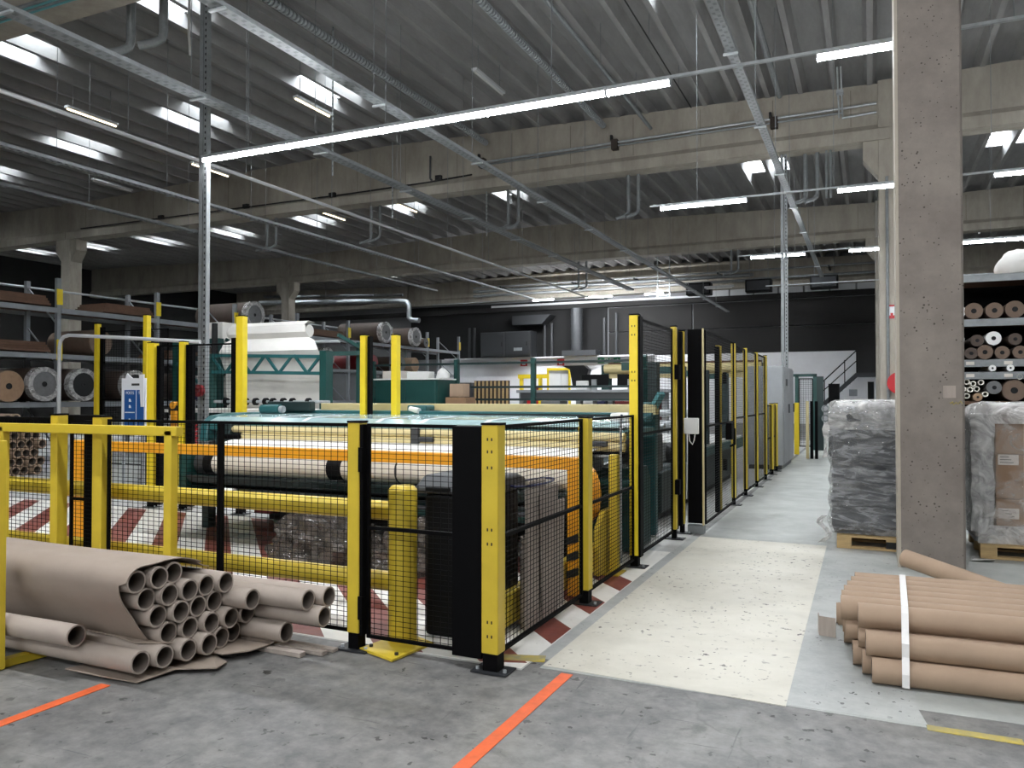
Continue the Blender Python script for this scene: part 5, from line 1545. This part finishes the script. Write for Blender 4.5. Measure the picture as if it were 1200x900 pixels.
# second column: fire sign and hose reel
f2 = thing('fire_sign', 'red and white fire sign on the column behind the near one', 'sign', (.52, 21.6, 3.45))
obj('board', MB().box(.44, .66, 21.60, 21.62, 3.50, 3.84), 'signwhite', f2)
obj('red_band', MB().box(.44, .66, 21.595, 21.60, 3.50, 3.58), 'red', f2)
obj('red_band', MB().box(.44, .66, 21.595, 21.60, 3.80, 3.84), 'red', f2)
obj('red_symbol', MB().box(.48, .54, 21.595, 21.60, 3.58, 3.64), 'red', f2)
hr = thing('hose_reel', 'round red fire hose reel half hidden behind the near column', 'hose reel', (.66, 21.5, 1.65))
obj('drum', MB().cyl((.66, 21.45, 1.90), (.66, 21.61, 1.90), .27, 28), 'red', hr, True)
obj('hub', MB().cyl((.66, 21.42, 1.90), (.66, 21.45, 1.90), .08, 16), 'dred', hr, True)
cp = thing('conduit', 'dark conduit running down the column behind the near one', 'pipe', (.42, 21.6, 0))
obj('pipe', MB().cyl((.42, 21.588, .01), (.42, 21.588, 7.05), .035, 8), 'galvd', cp, True)

# =================================================================== ROOF SERVICES
def rods(t, x, z, ys, m='galvd', r=.007):
    for y in ys:
        obj('hanger_rod', MB().cyl((x, y, z), (x, y, zr(x) + .29), r, 5), m, t)
def tray(x, z, y0, y1, wd, label, m='galv', step=3.0, ph=0.0):
    t = thing('cable_tray', label, 'cable tray', (x, (y0 + y1) / 2, z))
    obj('tray_bottom', MB().box(x - wd / 2, x + wd / 2, y0, y1, z, z + .008), m, t)
    obj('tray_side', MB().box(x - wd / 2, x - wd / 2 + .008, y0, y1, z + .008, z + .06), m, t)
    obj('tray_side', MB().box(x + wd / 2 - .008, x + wd / 2, y0, y1, z + .008, z + .06), m, t)
    g = MB()
    y = y0
    while y < y1:
        g.box(x - wd * .36, x - wd * .05, y, y + .05, z - .002, z)
        g.box(x + wd * .05, x + wd * .36, y + .08, y + .13, z - .002, z)
        y += .16
    stuff(obj('perforation', g, 'perf', t))
    ys = []
    y = y0 + 1 + ph
    while y < y1: ys.append(y); y += step
    rods(t, x - wd / 2 - .03, z, ys)
    for y in ys:
        obj('hanger', MB().box(x - wd / 2 - .05, x + wd / 2 + .02, y - .02, y + .02, z - .03, z - .005), 'galv', t)
    return t
tray(-9.45, 6.2, 2.0, 33.3, .24, 'wide perforated cable tray running past the tall post', 'galvd')
tray(-7.04, 6.2, 2.0, 44, .18, 'perforated cable tray crossing the bright lamp line', 'galvd', 3.4, .6)
tray(-1.68, 6.25, 2.0, 33, .13, 'cable tray coming down beside the slim channel post', 'galvd', 3.2, 1.5)
tray(-14.6, 6.2, 4.0, 34.5, .16, 'bright cable tray far left under the roof', 'galv', 2.7)
tray(-17.35, 6.2, 6.0, 30, .16, 'dull cable tray left of the rack, furthest out', 'galvd', 3.1)
def rpipe(x, z, y0, y1, r, label, m='galv', ph=1.0):
    t = thing('pipe_run', label, 'pipe', (x, (y0 + y1) / 2, z - r))
    obj('pipe', MB().cyl((x, y0, z), (x, y1, z), r, 10), m, t, True)
    ys = []
    y = y0 + ph
    while y < y1: ys.append(y); y += 2.9
    rods(t, x, z, ys)
rpipe(-11.96, 6.2, 3, 35, .035, 'white round pipe hung between two cable trays', 'lampbody')
rpipe(-5.4, 8.9, 3, 21, .05, 'grey pipe under the roof ribs above the lamp line', 'galvd', 2.0)
rpipe(-2.05, 9.25, 4, 21, .07, 'thick grey pipe under the roof near the column', 'galvd')
rpipe(-4.3, 9.3, 4, 21, .015, 'thin dark cable line under the roof ribs', 'rubber')
for x, lb in ((-6.87, 'ribbed silver hose under the roof, right one'), (-10.6, 'ribbed silver hose under the roof, left one')):
    t = thing('ribbed_hose', lb, 'hose', (x, 15, 9.2))
    obj('core', MB().cyl((x, 6, 9.3), (x, 21.3, 9.3), .07, 12), 'galvd', t, True)
    g = MB()
    y = 6
    while y < 21.3:
        g.tube((x, y, 9.3), (x, y + .05, 9.3), .09, .068, 12); y += .11
    stuff(obj('ribs', g, 'galv', t, True))
# J-shaped drop pipes
JP = [(-6.35, 22.1, 8.0, 6.8), (-6.05, 22.1, 8.0, 6.82), (-15.3, 22.1, 8.0, 6.8), (-14.95, 22.1, 8.0, 6.83), (-10.2, 22.1, 8.0, 6.8), (-9.85, 22.1, 8.0, 6.83), (-1.52, 22.1, 8.0, 6.72), (-1.22, 22.1, 8.0, 6.75),
      (-11.55, 9.5, zr(-11.55) - .03, 7.5), (-11.0, 9.7, zr(-11.0) - .03, 7.62), (-19.8, 22.1, 8, 6.9), (-19.4, 22.1, 8, 6.92), (-5.5, 35.3, 8.0, 7.0), (-5.2, 35.3, 8.0, 7.02), (-12.6, 35.3, 8, 6.7), (-12.2, 35.3, 8, 6.72)]
JL = ['below the near beam', 'below the near beam at centre', 'below the far beam']
for i, (x, y, z1, z0) in enumerate(JP):
    r_ = .05 if y > 10 else .075
    side = ['left', 'right'][i % 2]
    where = ['under the middle of the near beam', 'under the left part of the near beam', 'under the beam left of the lamp line centre', 'beside the slim channel post', 'hanging in the top left corner', 'under the near beam above the rack', 'under the far beam right of centre', 'under the far beam left of centre'][i // 2]
    tag(obj('drop_pipe', MB().pipe([(x, y, z1), (x, y, z0 + .18), (x - .02, y - .02, z0 + .08), (x - .10, y - .10, z0), (x - .30, y - .25, z0 - .08)], r_, 10), 'galvd', None, True), 'bent drop pipe %s, %s of the pair' % (where, side), 'pipe')
tag(obj('rope', MB().pipe([(-12.0, 11.2, zr(-12) + .28), (-12.02, 11.2, 8.6), (-11.98, 11.2, 8.2)], .025, 6), 'white', None), 'short white cord hanging in the top left corner', 'cord')
# chains
def chain(x, y, z0, z1, label):
    g = MB()
    z = z0
    k = 0
    while z < z1:
        if k % 2: g.box(x - .022, x + .022, y - .006, y + .006, z, z + .07)
        else: g.box(x - .006, x + .006, y - .022, y + .022, z, z + .07)
        z += .06; k += 1
    tag(stuff(obj('chain', g, 'galv', None)), label, 'chain')
chain(-11.1, 14.5, 6.6, zr(-11.1) + .28, 'steel chain hanging left of the tall perforated post')
chain(-14.0, 21.4, 7.3, zr(-14) + .28, 'steel chain hanging in front of the near beam')
chain(-10.9, 22.0, 6.6, 8.0, 'steel chain hanging below the near beam')
# conduits fixed on the near beam
cn = thing('beam_conduit', 'pair of steel conduits clamped along the face of the near beam', 'conduit', (-5, 21.55, 8.7))
obj('conduit', MB().cyl((-10.9, 21.60, 8.80), (.2, 21.60, 8.92), .035, 8), 'galv', cn, True)
obj('conduit', MB().cyl((-10.9, 21.60, 8.72), (-.6, 21.60, 8.80), .03, 8), 'galvd', cn, True)
obj('conduit', MB().pipe([(-.6, 21.6, 8.66), (.2, 21.6, 8.70)], .03, 8), 'galv', cn, True)
for x in (-10.85, -6.6, -2.25):
    obj('clamp', MB().box(x - .09, x + .09, 21.5, 21.71, 8.64, 8.92), 'shelfdark', cn)
    obj('clamp_stud', MB().box(x - .12, x - .06, 21.5, 21.6, 8.9, 9.05), 'rubber', cn)
cn2 = thing('beam_conduit', 'dark cable line along the lower edge of the near beam', 'conduit', (-12, 21.55, 8.3))
obj('conduit', MB().pipe([(-29, 21.57, 8.36), (-16, 21.57, 8.36), (-12.7, 21.57, 8.40), (-11.2, 21.57, 8.46)], .025, 6), 'rubber', cn2)
obj('riser', MB().pipe([(-12.6, 21.5, 8.42), (-12.65, 21.5, 8.5), (-12.65, 21.5, 9.2)], .035, 8), 'dgrey', cn2)
obj('valve', MB().box(-12.45, -12.25, 21.45, 21.57, 8.4, 8.55), 'rubber', cn2)
for x in (-24.5, -20.3, -16.5):
    obj('junction_box', MB().box(x - .12, x + .12, 21.5, 21.6, 8.32, 8.46), 'rubber', cn2)
ct = thing('cable_bundle', 'grey-green cable bundle along the nearest beam, top left corner', 'cable', (-11, 8.4, 7.9))
for k in range(4):
    obj('cable', MB().cyl((-14, 8.46 - .06 * k, 7.95), (-7, 8.46 - .06 * k, 7.95), .03, 8), 'galvd' if k % 2 else 'tealb', ct, True)
vp = thing('drop_conduit', 'paired steel conduit dropping in front of the near beam by the column', 'conduit', (-.6, 20.9, 8.6))
for dx in (-.04, .04):
    obj('conduit', MB().cyl((-.62 + dx, 21.4, 8.62), (-.62 + dx, 20.2, 10.0 - .55), .022, 8), 'galv', vp, True)
obj('tee', MB().box(-.70, -.54, 20.7, 20.9, 9.0, 9.08), 'galv', vp)
dr2 = thing('drop_conduit', 'steel conduit pair below the beam right of the channel post', 'conduit', (-.9, 22.4, 6.7))
for dx in (-.04, .06):
    obj('conduit', MB().cyl((-.95 + dx, 22.0, 6.75), (-.95 + dx, 22.0, 8.0), .03, 8), 'galvd', dr2, True)
# single lamps along the ribs
def batten(x, y0, y1, z, lit, label):
    t = thing('batten_lamp', label, 'lamp', (x, (y0 + y1) / 2, z))
    obj('housing', MB().box(x - .07, x + .07, y0, y1, z + .04, z + .11), 'lampbody', t, bev=.01)
    obj('tube', MB().cyl((x, y0 + .03, z + .02), (x, y1 - .03, z + .02), .022, 10), lit, t, True)
    obj('hanger_rod', MB().cyl((x, y0 + .2, z + .1), (x, y0 + .2, zr(x) + .3), .008, 5), 'galvd', t)
    obj('hanger_rod', MB().cyl((x, y1 - .2, z + .1), (x, y1 - .2, zr(x) + .3), .008, 5), 'galvd', t)
batten(-18.75, 13.5, 15.0, 8.95, 'litwarm', 'warm glowing batten lamp far left under the roof')
batten(-12.95, 15.4, 16.8, 8.95, 'litwarm', 'warm glowing batten lamp beside the central skylight')
batten(-8.15, 15.8, 17.35, 8.95, 'unlit', 'unlit white batten lamp above the bright lamp line')
batten(-19.6, 18.4, 20.0, 8.95, 'litwarm', 'warm batten lamp behind the tall perforated post')
batten(-24.2, 18.4, 20.0, 8.95, 'unlit', 'unlit batten lamp left above the near beam')
batten(-16.5, 25.5, 27.0, 8.95, 'litwarm', 'warm batten lamp beyond the near beam at centre')
batten(-20.0, 25.5, 27.0, 8.95, 'litwarm', 'warm batten lamp beyond the near beam, left of centre')
batten(-33.5, 17.2, 18.6, 8.6, 'litwarm', 'warm batten lamp lighting the beam at the far left edge')
t = thing('batten_lamp', 'unlit rear batten lamp above the dark cladding', 'lamp', (-7.6, 44.5, 7.6))
obj('housing', MB().box(-8.4, -6.8, 44.42, 44.58, 7.64, 7.75), 'lampbody', t)
obj('tube', MB().cyl((-8.3, 44.5, 7.61), (-6.9, 44.5, 7.61), .035, 10), 'unlit', t, True)
obj('hanger_rod', MB().cyl((-7.6, 44.5, 7.75), (-7.6, 44.5, zr(-7.6) + .3), .012, 5), 'galvd', t)
hb2 = thing('pipe_bundle', 'horizontal grey pipes along the rear wall under the roof', 'pipe', (-15, 46.5, 8.2))
for z, x0, x1, r_ in ((8.55, -24, -6, .10), (8.25, -24, -6, .08), (8.8, -24, 2, .06), (8.3, -6, 3, .07)):
    obj('pipe', MB().cyl((x0, 46.5, z), (x1, 46.5, z), r_, 10), 'galvd', hb2, True)
for x in (-22, -17, -13, -8, -2):
    obj('bracket', MB().box(x - .05, x + .05, 46.4, 47.86, 8.7, 8.8), 'darksteel', hb2)
ld = thing('ladder', 'small steel ladder below the rear pipes', 'ladder', (-10.9, 45, 7.3))
for x in (-11.2, -10.5):
    obj('stile', MB().box(x - .03, x + .03, 44.97, 45.03, 7.3, zr(x) - .03), 'galv', ld)
for k in range(5):
    obj('rung', MB().cyl((-11.2, 45, 7.45 + .28 * k), (-10.5, 45, 7.45 + .28 * k), .02, 6), 'galv', ld)
for i, x in enumerate((-8.9, -5.6, -2.2)):
    hu = thing('heater_unit', ['dark heater box hung left above the cladding', 'dark heater box hung mid way above the cladding', 'dark heater box hung near the column above the cladding'][i], 'heater', (x, 45.5, 7.4))
    obj('case', MB().box(x - .7, x + .7, 45.2, 45.9, 7.4, 8.1), 'blackplastic', hu, bev=.03)
    obj('grille', MB().box(x - .6, x + .6, 45.17, 45.2, 7.5, 8.0), 'darksteel', hu)
    for dx in (-.5, .5):
        obj('hanger_rod', MB().cyl((x + dx, 45.5, 8.1), (x + dx, 45.5, zr(x + dx) + .3), .02, 6), 'galvd', hu)
sd = thing('steel_duct', 'silver air duct with a downward elbow on the rear left wall', 'duct', (-33, 45, 6.8))
obj('duct', MB().pipe([(-41, 45, 8.5), (-28.9, 45, 8.05), (-28.3, 45, 7.95), (-28.1, 45, 7.7), (-28.1, 45, 6.9), (-27.9, 45, 6.7), (-27.3, 45, 6.65)], .17, 12), 'galv', sd, True)
for x in (-39, -35, -31):
    obj('hanger_rod', MB().cyl((x, 45, 8.3), (x, 45, zr(x) + .3), .02, 6), 'galvd', sd)
obj('duct', MB().pipe([(-41, 45.5, 9.0), (-28.9, 45.5, 8.5)], .10, 10), 'galvd', sd, True)
